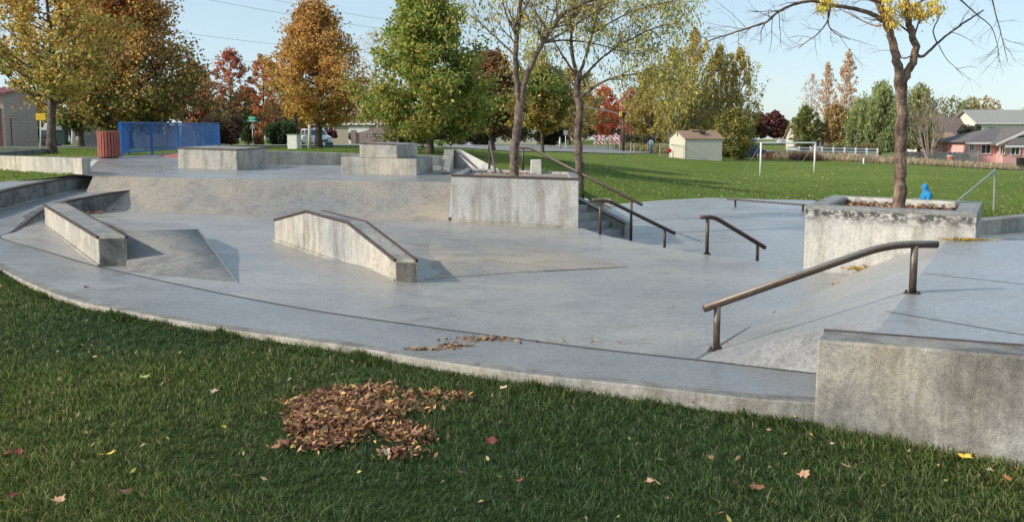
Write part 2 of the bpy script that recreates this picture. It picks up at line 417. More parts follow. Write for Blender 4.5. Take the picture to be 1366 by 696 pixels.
# outer curved wall rising round the far left of the ring
us = [r for r in resample(ringO[10:], 50)]
top_z = []
tz = [(-6.0, 11.9, .03), (-7.5, 13.7, .10), (-8.85, 15.6, .24), (-9.75, 17.5, .43), (-10.1, 19.4, .62), (-9.9, 20.6, .73), (-9.6, 21.6, .78), (-9.3, 22.5, .80)]
def z_along(p, tab):
    b = sorted(tab, key=lambda a: abs(a[1]-p.y))[:2]; a, c = sorted(b, key=lambda x: x[1])
    t = (p.y-a[1])/(c[1]-a[1]); return a[2]+(c[2]-a[2])*max(0, min(1, t))
ztop = [max(p.z+.02, z_along(p, tz)) for p in us]
inn = [W((p.x, p.y, z)) for p, z in zip(us, ztop)]
sg = -sgn
outw = offs(inn, sgn*.22, 0)
t = thing('curved_retaining_wall', 'dark stained curved concrete wall around the far left of the bowl, outermost of the two', 'wall', tuple(us[25]))
vs, fs = ribbon_solid(inn, outw, .55)
MB().add(vs, fs).build('wall_face', M['dirty'], t)
vs, fs = ribbon_solid([p+W((0, 0, .012)) for p in offs(inn, -sgn*.012, 0)], [p+W((0, 0, .012)) for p in offs(inn, sgn*.03, 0)], .04)
MB().add(vs, fs).build('steel_edge', M['edge'], t)
# pale mortar line at its foot
vs, fs = ribbon_solid([p+W((0, 0, .02)) for p in offs(us, -sgn*.03, 0)], [p+W((0, 0, .02)) for p in offs(us, sgn*.01, 0)], .05)
MB().add(vs, fs).build('foot_line', M['kerb'], t)
# path on top of that wall
outer_path = [W((-8.15, 13.4, .06)), W((-9.8, 15.0, .27)), W((-10.95, 17.2, .45)), W((-11.5, 19.4, .62)), P(0, 243, .70), P(35, 240, .76), P(62, 238, .80), W((-10.0, 22.6, .86))]
op = resample(outer_path, 50)
ip = [W((p.x, p.y, p.z+.001)) for p in offs(inn, sgn*.2, 0)]
strip('wall_top_path', [p+W((0, 0, -.003)) for p in ip], op, M['band'])
# inner curved wall
zb = [max(-.05, float(floorz0([(p.x, p.y)])[0])-.15) for p in wi]
t = thing('curved_step_wall', 'short dark stained curved concrete wall nearer the bowl floor, behind the slanted ledge', 'wall', tuple(wi[20]))
m_ = MB(); n = len(wi); thick = offs(wi, sgn*.2, -.002); vs = []
for a, b, z in zip(wi, thick, zb): vs += [a+W((0, 0, .003)), b+W((0, 0, .003)), W((b.x, b.y, z-.2)), W((a.x, a.y, z-.2))]
fs = [(4*i+k, 4*i+(k+1) % 4, 4*i+4+(k+1) % 4, 4*i+4+k) for i in range(n-1) for k in range(4)]+[(0, 1, 2, 3), (4*n-1, 4*n-2, 4*n-3, 4*n-4)]
m_.add(vs, fs).build('wall_face', M['dirty'], t)
vs, fs = ribbon_solid([p+W((0, 0, .016)) for p in offs(wi, -sgn*.012, 0)], [p+W((0, 0, .016)) for p in offs(wi, sgn*.03, 0)], .04)
MB().add(vs, fs).build('steel_edge', M['edge'], t)

# curved bank between bowl and upper deck
EL, ER = W((-9.45, 22.25, DZ(-9.45, 22.25))), W((-1.40, 22.80, DZ(-1.4, 22.8))); ns = 40; prof = 14
bv = []; 
for i in range(ns+1):
    e = EL.lerp(ER, i/ns)
    zf = float(floorz0([(e.x, e.y-1.35)])[0])
    for k in range(prof+1):
        s = k/prof; y = e.y-1.35*s; z = zf-.004+(e.z-zf)*(1-s)**1.75
        bv.append((e.x, y, z))
bf = [(i*(prof+1)+k, (i+1)*(prof+1)+k, (i+1)*(prof+1)+k+1, i*(prof+1)+k+1) for i in range(ns) for k in range(prof)]
tag(MB().add(bv, bf).build('curved_bank', M['bank'], smooth=True), kind='structure')
deckz = lambda q: np.array([DZ(a[0], a[1]) for a in q])
def D(x, y): return W((x, y, DZ(x, y)))
deck_out = [D(-9.45, 22.25), D(-1.40, 22.80), D(-1.0, 22.9), D(.2, 25.0), D(.35, 26.6), D(-.3, 26.9), D(-2.3, 33.2), D(-8.3, 33.3), D(-12.2, 36.5), D(-12.4, 50), D(-14.3, 50), D(-14.2, 36.2), D(-15.6, 36), D(-15.2, 34.2), D(-13.8, 33), D(-10.0, 23.0), D(-10.0, 22.6)]
sheet('upper_deck', deck_out, .8, deckz, M['deck'])
strip('deck_edge_line', [EL+W((0, -.005, .004)), ER+W((0, -.005, .004))], [EL+W((0, .03, .004)), ER+W((0, .03, .004))], M['joint'])

# low plaza and the bank down to it
foot = [p+W((.93, .37, 0))*1.35+W((0, 0, -.4)) for p in cr[:-1]]
foot[0] = W((2.45, 21.9, -.6)); 
foot = [W((p.x, p.y, -.6)) for p in foot]
strip('plaza_bank', cr[:-1], foot, M['plaza'])
plz = [p-W((.3, .1, 0)) for p in foot]+[W((5.2, 14.6, -.6)), W((5.6, 16.6, -.6)), W((8.2, 16.8, -.6)), W((9.2, 19, -.6)), P(1085, 267, -.6), P(1000, 265.5, -.6), P(945, 264.5, -.6), P(880, 268, -.6), P(812, 274, -.6), W((2.3, 26, -.6)), W((1.2, 24.5, -.6)), W((1.45, 21.2, -.6))]
sheet('lower_plaza', plz, 1.0, lambda q: np.full(len(q), -.6), M['plaza'])

# right bank and right deck
bnk = [F1, P(1088, 498, 0), T0+W((.0, -.1, -.02)), T1, T2, W((T2.x+.25, T2.y+.25, .40)), F2+W((.3, .3, 0)), F2]
def bankz(q):
    out = []
    a1, a2, b1, b2 = F1, F2, T1, T2
    for x, y in q:
        d = (a2-a1).xy.normalized(); nn = W((d.y, -d.x)); s = (W((x, y))-a1.xy).dot(nn)
        wdt = ((b1-a1).xy.dot(nn)+(b2-a1).xy.dot(nn))/2; tt = (W((x, y))-a1.xy).dot(d)/((a2-a1).xy.length)
        s = max(0, min(1, s/wdt)); zf = a1.z+(a2.z-a1.z)*max(0, min(1, tt))
        out.append(zf+(.4-zf)*s)
    return np.array(out)
sheet('right_bank', bnk, .25, bankz, M['floor'])
rd = [T1, T0+W((.0, -.1, 0)), W((6.7, 3.3, .4)), W((12.3, 6, .4)), W((12.3, 12.6, .4)), P(1366, 320.5, .4), P(1301, 318, .4)+W((.35, .0, 0)), P(1301, 318, .4)+W((.1, .12, 0)), T2+W((.1, .1, 0)), T2]
sheet('right_deck', rd, .5, lambda q: np.full(len(q), .4), M['deck'])
wk = [W((6.0, 12.3, .1)), W((12.3, 12.3, .1)), W((13, 20.5, .1)), W((8.2, 16.6, .1)), W((6.9, 15.4, .1))]
sheet('side_path', wk, .6, lambda q: np.full(len(q), .1), M['band'])
strip('deck_edge_line', [P(1301, 319.5, .404)+W((.35, 0, 0)), W((12.2, 12.5, .404))], [P(1301, 319.5, .404)+W((.35, .05, 0)), W((12.2, 12.56, .404))], M['edge'])
def joint(a, b, w=.008):
    d = (b-a).normalized(); n_ = W((-d.y, d.x, 0))*w; u = W((0, 0, .004))
    strip('expansion_joint', [a+n_+u, b+n_+u], [a-n_+u, b-n_+u], M['joint'])
joint(P(1180, 415, .4), P(1500, 470, .4)); joint(P(1235, 365, .4), P(1480, 392, .4))
for a, b in ((P(929, 480, 0), P(1060, 398, -.12)),):
    d = 10; pts = [a.lerp(b, i/d) for i in range(d+1)]
    pts = [W((p.x, p.y, max(float(floorz([(p.x, p.y)])[0]), 0 if p is pts[0] else -9)+.012)) for p in pts]
    strip('expansion_joint', offs(pts, .006, 0), offs(pts, -.006, 0), M['joint'])

# ---------------------------------------------------------------- ground
def gp(px, py, Y): p = PD(px, py, Y); return (p.x, p.y, p.z)
gc = [(0, 0, -.14), (-4, 3, -.12), (4, 1.5, -.22), (8, 1, -.22), (-8, 6, -.07), (-6.3, 11.4, -.04), (-3, 8.6, -.055), (0, 6.6, -.085), (2, 5.9, -.14), (3.2, 5.0, -.2), (-12, 14, .2), (-12.5, 19, .58), (-11.5, 21.9, .72), (-10.4, 22.3, .80),
      (-14, 26, .84), (-16, 29, .98), (-14.8, 34, .98), (-20, 30, 1.0), gp(72, 205, 38), gp(60, 202, 45), (-14.3, 44, .98), (-10, 45, .97), (-6, 38, .93), gp(567, 204, 42), gp(430, 197, 62), gp(170, 198, 60), gp(500, 198, 60), gp(20, 196, 85),
      gp(420, 197, 95), gp(200, 195, 95), gp(830, 201, 98), gp(780, 204, 80), gp(700, 199, 75), gp(668, 225, 27.5), gp(730, 228, 27), gp(700, 208, 45), (1.85, 27, .15), gp(830, 262, 36), gp(860, 240, 54), gp(945, 262, 39.5),
      gp(925, 213, 87), gp(1013, 234, 74), gp(1088, 231, 73), gp(1100, 215, 95), gp(1100, 208, 106), gp(980, 208, 100), gp(1330, 219, 120), gp(1240, 222, 108), gp(1366, 226, 105), gp(1236, 275, 33), gp(1366, 288, 34), (14, 24, -.8), (13, 14, -.6),
      (14, 4, 0), gp(1000, 190, 210), gp(1200, 192, 230), gp(1366, 195, 230), gp(600, 192, 150), gp(200, 191, 160), gp(800, 192, 160), (-150, 150, .9), (-60, 20, .9), (60, 20, -1.5), (0, -30, 0), (-40, -20, .2), (40, -20, -.5),
      (-200, 400, 1), (200, 400, .6), (0, 400, .8), (-400, 200, 1), (400, 200, 0), (90, 60, -1.5)]
gz = TPS(gc)
def groundz(q):
    q = np.atleast_2d(q); return np.clip(gz(q), -3, 1.6)
def GZ(x, y): return float(groundz([(x, y)])[0])
park = [W((p.x, p.y, GZ(p.x, p.y))) for p in offs(resample(ringO[:11], 44), -sgn*-.03, 0)]
park += [W((p.x, p.y, p.z-.012)) for p in op[1:]]
park += [*[W((x, y, DZ(x, y)-.01)) for x, y in ((-10.25, 23.0), (-14.0, 33), (-15.4, 34.2), (-15.8, 36.2), (-14.4, 36.4), (-14.4, 50.2), (-12.2, 50.2), (-12.0, 36.7), (-8.3, 33.5), (-2.1, 33.4), (-.1, 26.9))], W((.9, 26.8, .8)), W((2.1, 26.2, .2)),
         P(810, 273.5, -.62), P(880, 267.5, -.62), P(945, 264, -.62), P(1000, 265, -.62), P(1087, 266.5, -.62), W((9.4, 19, -.75)), W((8.4, 16.95, -.75)), W((13.2, 20.8, -.8)), W((12.5, 12, .0)), W((12.5, 5.9, .3)), W((6.9, 3.0, -.1))]
lg = [P(1085, 565, -.16), P(1366, 616, -.19)]
park += [W((6.7, 2.75, -.22)), W((3.0, 5.3, -.2)), W((2.1, 5.95, -.16))]
ext = [(-600, -60), (600, -60), (600, 900), (-600, 900)]
V = []; 
def dens(a, st):
    out = []
    for p, q in zip(a, a[1:]+a[:1]):
        k = max(1, int((W(q[:2])-W(p[:2])).length/st)); out += [W(p).lerp(W(q), i/k) for i in range(k)]
    return out
pk = dens(park, 1.0); n = len(pk)
V = [W((p.x, p.y)) for p in pk]+[W(e) for e in ext]
E = [(i, (i+1) % n) for i in range(n)]+[(n+i, n+(i+1) % 4) for i in range(4)]
g = []
for (x0, x1, y0, y1, s) in ((-12, 14, -3, 30, .7), (-60, 60, -20, 130, 2.6), (-150, 150, -55, 300, 9), (-590, 590, -55, 890, 40)):
    xx, yy = np.meshgrid(np.arange(x0, x1, s), np.arange(y0, y1, s)); q = np.stack([xx.ravel(), yy.ravel()], 1)
    if g:
        b0 = g[-1][1]; q = q[~((q[:, 0] > b0[0]-s*.3) & (q[:, 0] < b0[1]+s*.3) & (q[:, 1] > b0[2]-s*.3) & (q[:, 1] < b0[3]+s*.3))]
    g.append((q, (x0, x1, y0, y1)))
q = np.concatenate([a for a, _ in g]); q = q[~inside(pk, q)]
pb_ = np.array([(p.x, p.y) for p in pk]); q = q[np.min(np.linalg.norm(q[:, None]-pb_[None], axis=2), axis=1) > .3]
V += [W(a) for a in q]
res = delaunay_2d_cdt(V, E, [], 0, 1e-5)
vv = np.array([(v.x, v.y) for v in res[0]]); zz = groundz(vv)
for i, orig in enumerate(res[3]):
    for k in orig:
        if k < n: zz[i] = pk[k].z; break
fc = [f for f in res[2]]; cen = np.array([vv[list(f)].mean(0) for f in fc]); keep = ~inside(pk, cen)
me = bpy.data.meshes.new('ground'); me.from_pydata([(a[0], a[1], z) for a, z in zip(vv, zz)], [], [f for f, k in zip(fc, keep) if k]); me.update()
bm = bmesh.new(); bm.from_mesh(me); bmesh.ops.recalc_face_normals(bm, faces=bm.faces[:])
if sum(f.normal.z for f in bm.faces) < 0: bmesh.ops.reverse_faces(bm, faces=bm.faces[:])
bm.to_mesh(me); bm.free(); me.polygons.foreach_set('use_smooth', [True]*len(me.polygons))
tag(link('lawn', me, M['ground']), kind='structure')

def drape(name, pts, st, mat, dz, kind='structure'):
    o2 = [W((p[0], p[1], GZ(p[0], p[1])+dz)) for p in dens([W((a[0], a[1], 0)) for a in pts], st)]
    return sheet(name, o2, st, lambda q: groundz(q)+dz, mat, kind)
drape('road', [(-110, 66), (-40, 64), (0, 70), (6, 80), (16, 100), (26, 125), (-10, 140), (-3, 100), (-8, 92), (-40, 88), (-110, 86)], 3., M['asphalt'], .05)
drape('pavement', [(-110, 60.5), (-40, 58.5), (-24, 58.5), (-24, 60.2), (-40, 60.2), (-110, 62.5)], 2., M['walk'], .05)
drape('pavement', [(-110, 92), (-40, 92), (-8, 97), (-8, 99.5), (-40, 94.5), (-110, 94.5)], 3., M['walk'], .06)
drape('dry_verge', [(8, 100), (24, 97), (50, 100), (60, 107), (110, 104), (110, 116), (58, 119), (46, 125), (16, 123)], 3., M['dryground'], .05)
drape('far_road', [(30, 185), (160, 170), (160, 185), (30, 205)], 8., M['asphalt'], .12)

# ---------------------------------------------------------------- blocks, ledges and walls
def poly_block(name, label, cat, base, top, mat, edges=(), endmat=None, bev=.018, edge_r=.02, group=None, extra=None):
    c = sum(base, W((0, 0, 0)))/len(base); t = thing(name, label, cat, tuple(c), group)
    MB().prism(base, top).build('body', mat, t, bevel=bev)
    for k, (a, b) in enumerate(edges):
        path = [W(a)+W((0, 0, .004)), W(b)+W((0, 0, .004))]
        m = MB(); d = (path[1]-path[0]).normalized(); nn = W((-d.y, d.x, 0)).normalized()*edge_r
        m.prism([path[0]-nn-W((0, 0, edge_r*1.6)), path[0]+nn-W((0, 0, edge_r*1.6)), path[1]+nn-W((0, 0, edge_r*1.6)), path[1]-nn-W((0, 0, edge_r*1.6))],
                [path[0]-nn, path[0]+nn, path[1]+nn, path[1]-nn]).build('steel_edge', M['edge'], t, bevel=.004)
    return t
def up(p, h): return W((p.x, p.y, h))
# slanted ledge at the left (rises over the ring)
a, b = P(130.6, 315.6, .40), P(168.6, 315, .40); c, d = P(87.6, 270.3, .48), P(58.8, 272.6, .48)
B1 = poly_block('grind_ledge', 'slanted concrete ledge with bright sunlit side at the left, next to the small ramp', 'ledge',
                [up(a, -.3), up(b, -.3), up(c, -.2), up(d, -.2)], [a, b, c, d], M['wall'], [(a, d), (b, c)])
MB().prism([up(a, -.3)+W((.012, -.006, 0)), up(b, -.3)+W((-.012, -.006, 0)), up(b, -.3)+W((-.012, .02, 0)), up(a, -.3)+W((.012, .02, 0))],
           [a+W((.012, -.006, -.03)), b+W((-.012, -.006, -.03)), b+W((-.012, .02, -.03)), a+W((.012, .02, -.03))]).build('end_face', M['dirty'], B1)
tt = MB(); n_ = W((-.02, -.012, 0)); tt.prism([up(a, .0)+n_, up(d, .08)+n_, up(d, .08), up(a, .0)], [up(a, .035)+n_, up(d, .125)+n_, up(d, .125), up(a, .035)]).build('foot_line', M['kerb'], B1)
# small flat-topped ramp beside it
A_, B_, C_, D_ = P(146, 301.5, .31), P(264.5, 306, .31), P(244.6, 297, .31), P(144, 297, .31)
A_ = P(170, 309.7, .31)
E_, G_ = P(323, 384.5, -.05), P(168, 368, -.02)
t = thing('manual_ramp', 'small concrete ramp with a flat top and dark sloping face, right of the slanted ledge', 'ramp', (-4.6, 13.2, 0))
MB().add([A_, B_, C_, D_, E_, G_, up(C_, -.2)+W((.35, .5, 0)), up(D_, -.2)+W((0, .5, 0))],
         [(0, 5, 4), (0, 4, 1), (1, 4, 6, 2), (2, 6, 7, 3), (0, 3, 7, 5)]).build('ramp_face', M['rampface_shaded'], t, smooth=True)
MB().add([p+W((0, 0, .004)) for p in (A_, B_, C_, D_)], [(0, 1, 2, 3)]).build('ramp_top', M['floor'], t)
dd = (E_-B_); MB().tube([B_+W((0, 0, -.002)), E_+W((0, 0, .0))], .014, 6).build('steel_edge', plain('blue_grey_edge', (.13, .15, .17), .7), t)
# ledge in the middle of the bowl with a peaked top
fl, fr_, = P(365.5, 322, -.02), P(527, 376.5, -.10); fe = P(555, 377.5, -.10)
sx = (fe-fr_); L = fr_-fl
def tp(s, z): q = fl+L*s; return W((q.x, q.y, z))
zs = [(0.0, None, (366, 293)), (.30, None, (408, 281.5)), (.63, None, (463, 296)), (1.0, None, (527, 347))]
tops = []
for s, _, (px, py) in zs:
    d = ray(px, py); nrm = W((L.y, -L.x, 0)); tq = nrm.dot(fl)/nrm.dot(d); q = d*tq; q.z += HC; tops.append(q)
sx2 = W((sx.x, sx.y*.3, 0)); sx2 = sx2.normalized()*.27
t = thing('peaked_ledge', 'concrete ledge with a peaked top and steel edges in the middle of the bowl', 'ledge', tuple((fl+fr_)/2))
n4 = len(tops); vs = []
for q in tops: vs += [q, q+sx2, W((q.x+sx2.x, q.y+sx2.y, -.35)), W((q.x, q.y, -.35))]
fs = [(4*i+k, 4*i+(k+1) % 4, 4*i+4+(k+1) % 4, 4*i+4+k) for i in range(n4-1) for k in range(4)]+[(0, 1, 2, 3), (4*n4-1, 4*n4-2, 4*n4-3, 4*n4-4)]
MB().add(vs, fs).build('body', M['wall'], t, bevel=.012)
for off in (W((0, 0, 0)), sx2):
    MB().tube([q+off+W((0, 0, -.004)) for q in tops], .022, 8).build('steel_edge', M['edge'], t)
q = tops[-1]; MB().prism([W((q.x+.015, q.y-.012, -.3)), W((q.x+sx2.x-.015, q.y+sx2.y-.012, -.3)), W((q.x+sx2.x-.015, q.y+sx2.y+.02, -.3)), W((q.x+.015, q.y+.02, -.3))],
    [W((q.x+.015, q.y-.012, q.z-.03)), W((q.x+sx2.x-.015, q.y+sx2.y-.012, q.z-.03)), W((q.x+sx2.x-.015, q.y+sx2.y+.02, q.z-.03)), W((q.x+.015, q.y+.02, q.z-.03))]).build('end_face', concrete('end_concrete', .24, .7, True, (1.1, 1, .85), .7, .4, .3), t)
nl = W((L.y, -L.x, 0)).normalized(); nl = nl if nl.x < 0 else -nl
MB().prism([W((fl.x, fl.y, -.1)), W((fr_.x, fr_.y, -.2)), W((fr_.x, fr_.y, -.2))+nl*.03, W((fl.x, fl.y, -.1))+nl*.03],
           [W((fl.x, fl.y, fl.z+.05)), W((fr_.x, fr_.y, fr_.z+.04)), W((fr_.x, fr_.y, fr_.z+.04))+nl*.02, W((fl.x, fl.y, fl.z+.05))+nl*.02]).build('foot_line', M['kerb'], t)

# block on the upper deck, left
p0, p1, p2 = PK(238, 224), PK(316.5, 227), PK(357, 222)
p3 = p2+(p0-p1); hh = .55
base = [p0, p1, p2, p3]
poly_block('concrete_box', 'wide low concrete box on the upper deck in front of the blue railing', 'concrete box', [p-W((0, 0, .05)) for p in base], [p+W((0, 0, hh)) for p in base], M['wall'], [(p0+W((0, 0, hh)), p1+W((0, 0, hh))), (p1+W((0, 0, hh)), p2+W((0, 0, hh)))])
# stepped block
q0, q1, q2 = PK(455.5, 231), PK(556, 234), PK(577.5, 229); q3 = q2+(q0-q1)
t = thing('stepped_box', 'two level concrete box with a taller middle on the upper deck', 'concrete box', tuple(q0))
MB().prism([p-W((0, 0, .05)) for p in (q0, q1, q2, q3)], [p+W((0, 0, .42)) for p in (q0, q1, q2, q3)]).build('lower_step', M['wall'], t, bevel=.015)
r0, r1 = q0.lerp(q1, .25), q0.lerp(q1, .745); r2, r3 = q3.lerp(q2, .745), q3.lerp(q2, .25)
back = (q3-q0).normalized()*.4; fwd = -(q3-q0).normalized()*.004
MB().prism([p+W((0, 0, .422)) for p in (r0+fwd, r1+fwd, r2+back, r3+back)], [p+W((0, 0, .78)) for p in (r0+fwd, r1+fwd, r2+back, r3+back)]).build('upper_step', M['wall'], t, bevel=.015)
MB().prism([p+W((0, 0, .772)) for p in (r0+fwd*4, r1+fwd*4, r1, r0)], [p+W((0, 0, .792)) for p in (r0+fwd*4, r1+fwd*4, r1, r0)]).build('steel_edge', M['edge'], t)
# far low wall of the deck
w0, w1 = PK(345, 219.5), PK(592, 220.5); wv = W((0, .4, 0))
poly_block('low_wall', 'long low sunlit concrete wall along the back of the upper deck', 'wall', [w0-W((0, 0, .1)), w1-W((0, 0, .1)), w1+wv-W((0, 0, .1)), w0+wv-W((0, 0, .1))],
           [w0+W((0, 0, .42)), w1+W((0, 0, .30)), w1+wv+W((0, 0, .30)), w0+wv+W((0, 0, .42))], M['wall'])
# left low wall
l0, l1 = P(110, 232.5, .85), P(0, 226, .86); ldir = (l1-l0).normalized(); l2 = l0+ldir*9; lb = W((-.05, .35, 0)); l1b = W((-.30, .55, 0))
poly_block('low_wall', 'low pale concrete wall at the left end of the deck with grass in front', 'wall', [W((p.x, p.y, .5)) for p in (l0, l2, l2+l1b, l0+lb+W((-.05, .35, 0)))],
           [W((p.x, p.y, 1.22)) for p in (l0, l2, l2+l1b, l0+lb+W((-.05, .35, 0)))], M['wall'])
k0 = PD(32, 200.5, 36); k1 = PD(-40, 204, 34)
poly_block('concrete_curb_ramp', 'small dark sloping concrete slab behind the left low wall', 'concrete slab', [up(k0, .9), up(k1, .9), up(k1, .9)+W((0, 2, 0)), up(k0, .9)+W((0, 2, 0))],
           [up(k0, 1.24), up(k1, 1.14), up(k1, 1.3)+W((0, 2, 0)), up(k0, 1.3)+W((0, 2, 0))], M['dirty'])

# planter A: retaining wall with a tree on the deck
fa, fb = PD(602, 232, 21.35), PD(772, 238, 20.5)
fa.z = .89; fb.z = .84; bb = W((1.62, 24.6, .84)); ba = W((fa.x+.1, 26.2, .89))
t = thing('retaining_planter', 'tall pale concrete planter wall with a brown steel edge beside the stairs', 'planter', tuple(fa))
ins = .26
def inset(poly, d):
    c = sum(poly, W((0, 0, 0)))/len(poly); return [p+(c-p).normalized()*d*1.35 for p in poly]
poly = [fa, fb, bb, ba]; ipoly = inset(poly, ins)
n = 4; vs = [up(p, -.5) for p in poly]+poly+ipoly+[up(p, .7) for p in ipoly]
fs = [(i, (i+1) % 4, 4+(i+1) % 4, 4+i) for i in range(4)]+[(4+i, 4+(i+1) % 4, 8+(i+1) % 4, 8+i) for i in range(4)]+[(8+i, 8+(i+1) % 4, 12+(i+1) % 4, 12+i) for i in range(4)]
MB().add(vs, fs).build('wall_body', M['planterA'], t, bevel=.01)
MB().add([up(p, .80) for p in ipoly], [(0, 1, 2, 3)]).build('gravel_bed', M['gravel'], t)
dn = (fb-fa).normalized(); dn = W((dn.y, -dn.x, 0)); dn = dn if dn.y < 0 else -dn
MB().prism([fa+dn*.012-W((0, 0, .035)), fb+dn*.012-W((0, 0, .035)), fb-dn*.04-W((0, 0, .035)), fa-dn*.04-W((0, 0, .035))],
           [fa+dn*.012+W((0, 0, .012)), fb+dn*.012+W((0, 0, .012)), fb-dn*.04+W((0, 0, .012)), fa-dn*.04+W((0, 0, .012))]).build('steel_edge', M['edge'], t)
MB().prism([up(fa, -.4)+dn*.03, up(fb, -.4)+dn*.03, up(fb, -.4), up(fa, -.4)], [up(fa, -.08)+dn*.03, up(fb, -.165)+dn*.03, up(fb, -.15), up(fa, -.06)]).build('foot_line', M['kerb'], t)

# planter B
b0, b1 = P(1074.6, 273.5, .72), P(1303.6, 284, .72); b3, b2 = P(1111, 260, .72), P(1310, 269, .72)
t = thing('tree_planter', 'raised square concrete planter with a bare tree growing from leaf covered soil', 'planter', tuple(b0))
poly = [b0, b1, b2, b3]; c = sum(poly, W((0, 0, 0)))/4
ipoly = [c+(p-c)*f_ for p, f_ in zip(poly, (.76, .76, .76, .76))]
vs = [up(p, -.8) for p in poly]+poly+ipoly+[up(p, .4) for p in ipoly]
MB().add(vs, fs).build('wall_body', M['planter'], t, bevel=.016)
plB = [p.copy() for p in ipoly]
MB().add([up(p, .585) for p in ipoly], [(0, 1, 2, 3)]).build('soil_bed', M['soil'], t)
for a, b in ((b0, b1), (b1, b2)):
    d_ = (b-a).normalized(); nn = W((d_.y, -d_.x, 0))
    MB().prism([a+nn*.006-W((0, 0, .05)), b+nn*.006-W((0, 0, .05)), b-nn*.05-W((0, 0, .05)), a-nn*.05-W((0, 0, .05))],
               [a+nn*.006+W((0, 0, .004)), b+nn*.006+W((0, 0, .004)), b-nn*.05+W((0, 0, .004)), a-nn*.05+W((0, 0, .004))]).build('coping_edge', concrete('coping', .30, .6, False, (1, 1, 1), .5, .2), t)
nb = (b1-b0).normalized(); nb = W((nb.y, -nb.x, 0)); nb = nb if nb.y < 0 else -nb
def onb(px, py):
    d = ray(px, py); tq = nb.dot(b0-W((0, 0, HC)))/nb.dot(d); q = d*tq; q.z += HC; return q
ft = [onb(1085, 364), onb(1133, 366), onb(1160, 357), onb(1200, 342), onb(1237, 328), onb(1265, 318), onb(1303, 318.5)]
MB().tube([p+nb*.005 for p in ft], .017, 6).build('foot_line', M['kerb'], t)

# near ledge on the right
e0, e1 = P(1090, 452, .42), P(1366, 474.5, .42); ed = (e1-e0).normalized(); e2 = e0+ed*6.0
bk = W((-ed.y, ed.x, 0)); bk = bk if bk.y > 0 else -bk; bkw = .33
t = thing('near_ledge', 'thick weathered concrete ledge rising from the lawn in the right foreground', 'ledge', tuple(e0))
MB().prism([up(p, -.6) for p in (e0, e2, e2+bk*bkw, e0+bk*bkw)], [e0, e2, e2+bk*bkw, e0+bk*bkw]).build('body', M['ledge'], t, bevel=.02, seg=3)
MB().prism([p-W((0, 0, .03)) for p in (e0+bk*(bkw-.03), e2+bk*(bkw-.03), e2+bk*(bkw+.012), e0+bk*(bkw+.012))], [p+W((0, 0, .006)) for p in (e0+bk*(bkw-.03), e2+bk*(bkw-.03), e2+bk*(bkw+.012), e0+bk*(bkw+.012))]).build('steel_edge', M['edge'], t, bevel=.005)
# wall at right behind deck
v0, v1 = P(1306, 313.5, .1), P(1366, 308.5, .1); vd = (v1-v0).normalized(); v2 = v0+vd*5
poly_block('low_wall', 'low sunlit concrete wall at the right edge behind the square planter', 'wall', [up(p, -.9) for p in (v0, v2, v2+W((-.1, .3, 0)), v0+W((-.1, .3, 0)))],
           [up(v0, .335), up(v2, .42), up(v2, .42)+W((-.1, .3, 0)), up(v0, .335)+W((-.1, .3, 0))], M['wall'])

# stairs and sloping side wall
s_ = W((.49, -.87, 0)).normalized(); wdir = W((-s_.y, s_.x, 0)); wdir = wdir if wdir.y < 0 else -wdir     # toward the camera side
hb_end = P(834, 315, -.6); 
t = thing('stairs', 'concrete stairs descending from the deck to the low plaza beside the tall planter', 'stairs', tuple(hb_end))
m_ = MB(); top0 = hb_end-s_*4.4
for i in range(9):
    a0 = hb_end-s_*(.1+.48*(i+1)); a1 = hb_end-s_*(.1+.48*i); z1 = -.6+.161*(i+1)
    q = [a0+wdir*.02, a0+wdir*2.0, a1+wdir*2.0, a1+wdir*.02]; m_.prism([up(p, -.8) for p in q], [up(p, z1) for p in q])
m_.build('steps', concrete('step_concrete', .55, .7, True, (1.04, 1, .9), .4, .1), t)
ha, hz0 = hb_end-s_*3.3, .44
t = thing('stair_side_wall', 'narrow sloping concrete wall along the far side of the stairs', 'wall', tuple(hb_end))
q = [hb_end, ha, ha-wdir*.22, hb_end-wdir*.22]
MB().prism([up(p, -.9) for p in q], [up(hb_end, -.31), up(ha, hz0), up(ha, hz0)-wdir*.22, up(hb_end, -.31)-wdir*.22]).build('body', M['wall'], t, bevel=.01)
MB().tube([up(ha, hz0)+wdir*.005, up(hb_end, -.31)+wdir*.005], .02, 6).build('steel_edge', M['edge'], t)

# sloped side wall at right back of deck
A1, A2 = P(640, 227, .76), P(668, 227, .80); za = .78; T3, T4 = PD(606, 199.5, 31), PD(613, 198.8, 31.2)
t = thing('sloping_side_wall', 'pale concrete wall sloping down to the deck beside the green maple', 'wall', tuple(A1))
MB().add([A1, A2, T4, T3, up(A1, .7), up(A2, .7), up(T4, .7), up(T3+W((-.15, -.3, 0)), .7)], [(0, 1, 2, 3), (0, 3, 7, 4), (1, 5, 6, 2), (3, 2, 6, 7), (0, 4, 5, 1)]).build('body', M['planterA'], t, bevel=.01)
MB().tube([A1+W((-.01, 0, .0)), T3+W((-.01, 0, 0))], .022, 6).build('steel_edge', M['edge'], t)
S1, S2 = PD(588, 224.5, 26.6), PD(600, 224.5, 26.6); S3, S4 = PD(606, 199.5, 31), PD(593, 199.5, 31)
MB().prism([up(p, .75) for p in (S1, S2, S3, S4)], [S1, S2, S3, S4]).build('sloped_cheek', M['wall'], t, bevel=.01)
